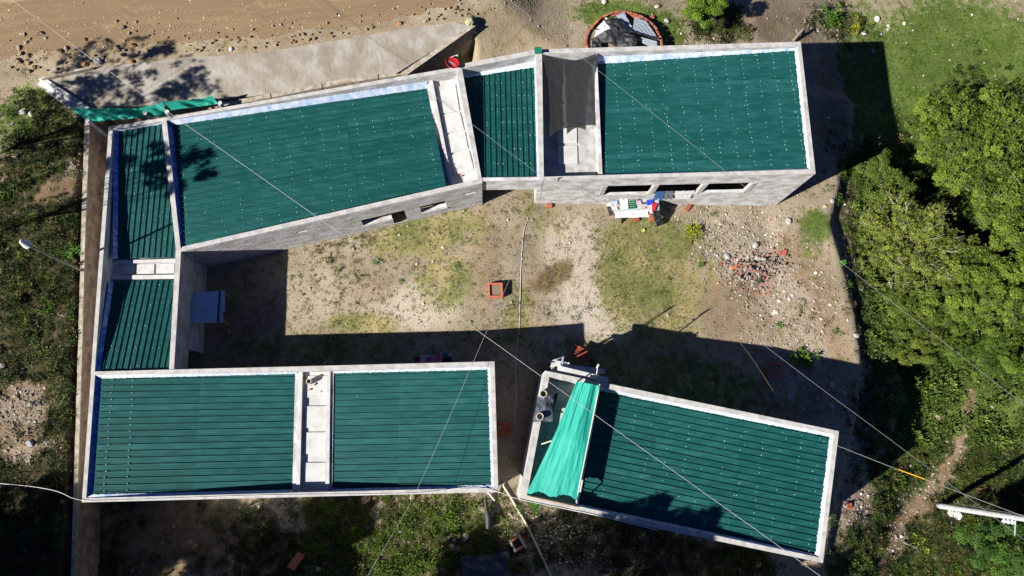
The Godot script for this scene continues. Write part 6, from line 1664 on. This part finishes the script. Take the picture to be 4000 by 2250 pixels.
	plant(Vector2(-5.07, -7.74), bushlet(26, 72), 0.16, L(84, 110, 36), "taller weed in the dirt below the door", 2, 0.1)
	plant(Vector2(-3.9, -6.94), bushlet(26, 72), 0.12, L(84, 116, 36), "round weed on pale sand in the yard", 2, 0.06)
	plant(Vector2(21.63, 5.13), star, 0.22, L(120, 136, 40), "yellow green plant by the fallen stick", 4, 0.25)
	s = Soup.new()
	s.tube([on(Vector2(20.82, 5.21), 0.12), on(Vector2(21.54, 5.52), 0.1)], [0.06, 0.05], 8)
	one(s, "fallen_branch", M.bark, "grey fallen branch beside the dug path", "branch")
	s = Soup.new()
	s.tube([on(Vector2(16.27, -20.61), 0.1), on(Vector2(16.69, -21.08), 0.35), on(Vector2(16.84, -21.25), 0.4)], [0.08, 0.07, 0.05], 8)
	s.tube([on(Vector2(16.57, -20.96), 0.2), on(Vector2(16.39, -21.2), 0.3)], [0.05, 0.03], 6)
	one(s, "dead_stump", M.bark, "dead grey stump just outside the north-east block's corner", "stump")

func plant(p: Vector2, m: Mesh, size: float, c: Color, label: String, n: int, spread: float) -> void:
	var t := thing("leafy_plant", label, "plant", on(p), 0.0, "single plants")
	rng.seed = int(absf(p.x * 100 + p.y * 7)) + 3
	var list := []
	var cols := []
	for i in n * 3:
		var o := Vector3(rng.randfn() * spread, size * rng.randf_range(0.05, 0.5), rng.randfn() * spread)
		var s := size * rng.randf_range(0.55, 1.05)
		list.append(Transform3D(spin(Vector3(s, s, s), 0.4), o))
		cols.append(c * rng.randf_range(0.65, 1.25))
	scatter("foliage", m, M.leaf, list, cols, t).set_meta("kind", "stuff")
	var st := Soup.new()
	st.tube([Vector3(0, -0.05, 0), Vector3(0, size * 0.5, 0)], [0.012], 5)
	put(st, "stem", M.bark, t)

func _ready() -> void:
	# --- camera: a drone 32 m above the yard, tilted a little off straight down
	var cam := Camera3D.new()
	cam.name = "camera"
	add_child(cam)
	cam.fov = 44.17
	cam.near = 0.5
	cam.far = 400.0
	cam.transform = Transform3D(Basis(Vector3(0.99931338, 0.03705098, 0.0), Vector3(-0.00752274, 0.2028982, -0.97917094), Vector3(-0.03627924, 0.97849862, 0.20303761)), Vector3(0, 32, 0))
	cam.current = true
	# --- clear blue sky and a fairly low sun from the lower left
	var env := Environment.new()
	env.background_mode = Environment.BG_SKY
	var sky := Sky.new()
	var sm := ProceduralSkyMaterial.new()
	sm.sky_top_color = Color(0.22, 0.35, 0.62)
	sm.sky_horizon_color = Color(0.55, 0.66, 0.8)
	sm.sky_curve = 0.12
	sm.ground_bottom_color = Color(0.16, 0.14, 0.11)
	sm.ground_horizon_color = Color(0.4, 0.42, 0.42)
	sky.sky_material = sm
	env.sky = sky
	env.background_energy_multiplier = 0.27
	env.tonemap_mode = Environment.TONE_MAPPER_LINEAR
	env.tonemap_exposure = 2.15
	env.sdfgi_enabled = true
	env.ssao_enabled = true
	env.ssil_enabled = true
	var we := WorldEnvironment.new()
	we.name = "world_environment"
	we.environment = env
	add_child(we)
	var sun := DirectionalLight3D.new()
	sun.name = "sun"
	add_child(sun)
	sun.look_at_from_position(Vector3.ZERO, Vector3(1.23, -1, -0.63), Vector3.UP)
	sun.light_energy = 1.55
	sun.light_color = Color(1.0, 0.985, 0.955)
	sun.light_angular_distance = 0.5
	sun.shadow_enabled = true

	wob.seed = 19
	wob.frequency = 0.05
	make_materials()
	make_zones()
	make_ground()
	make_buildings()
	make_uphill()
	make_trees()
	make_props()
	make_lines()
	make_cover()
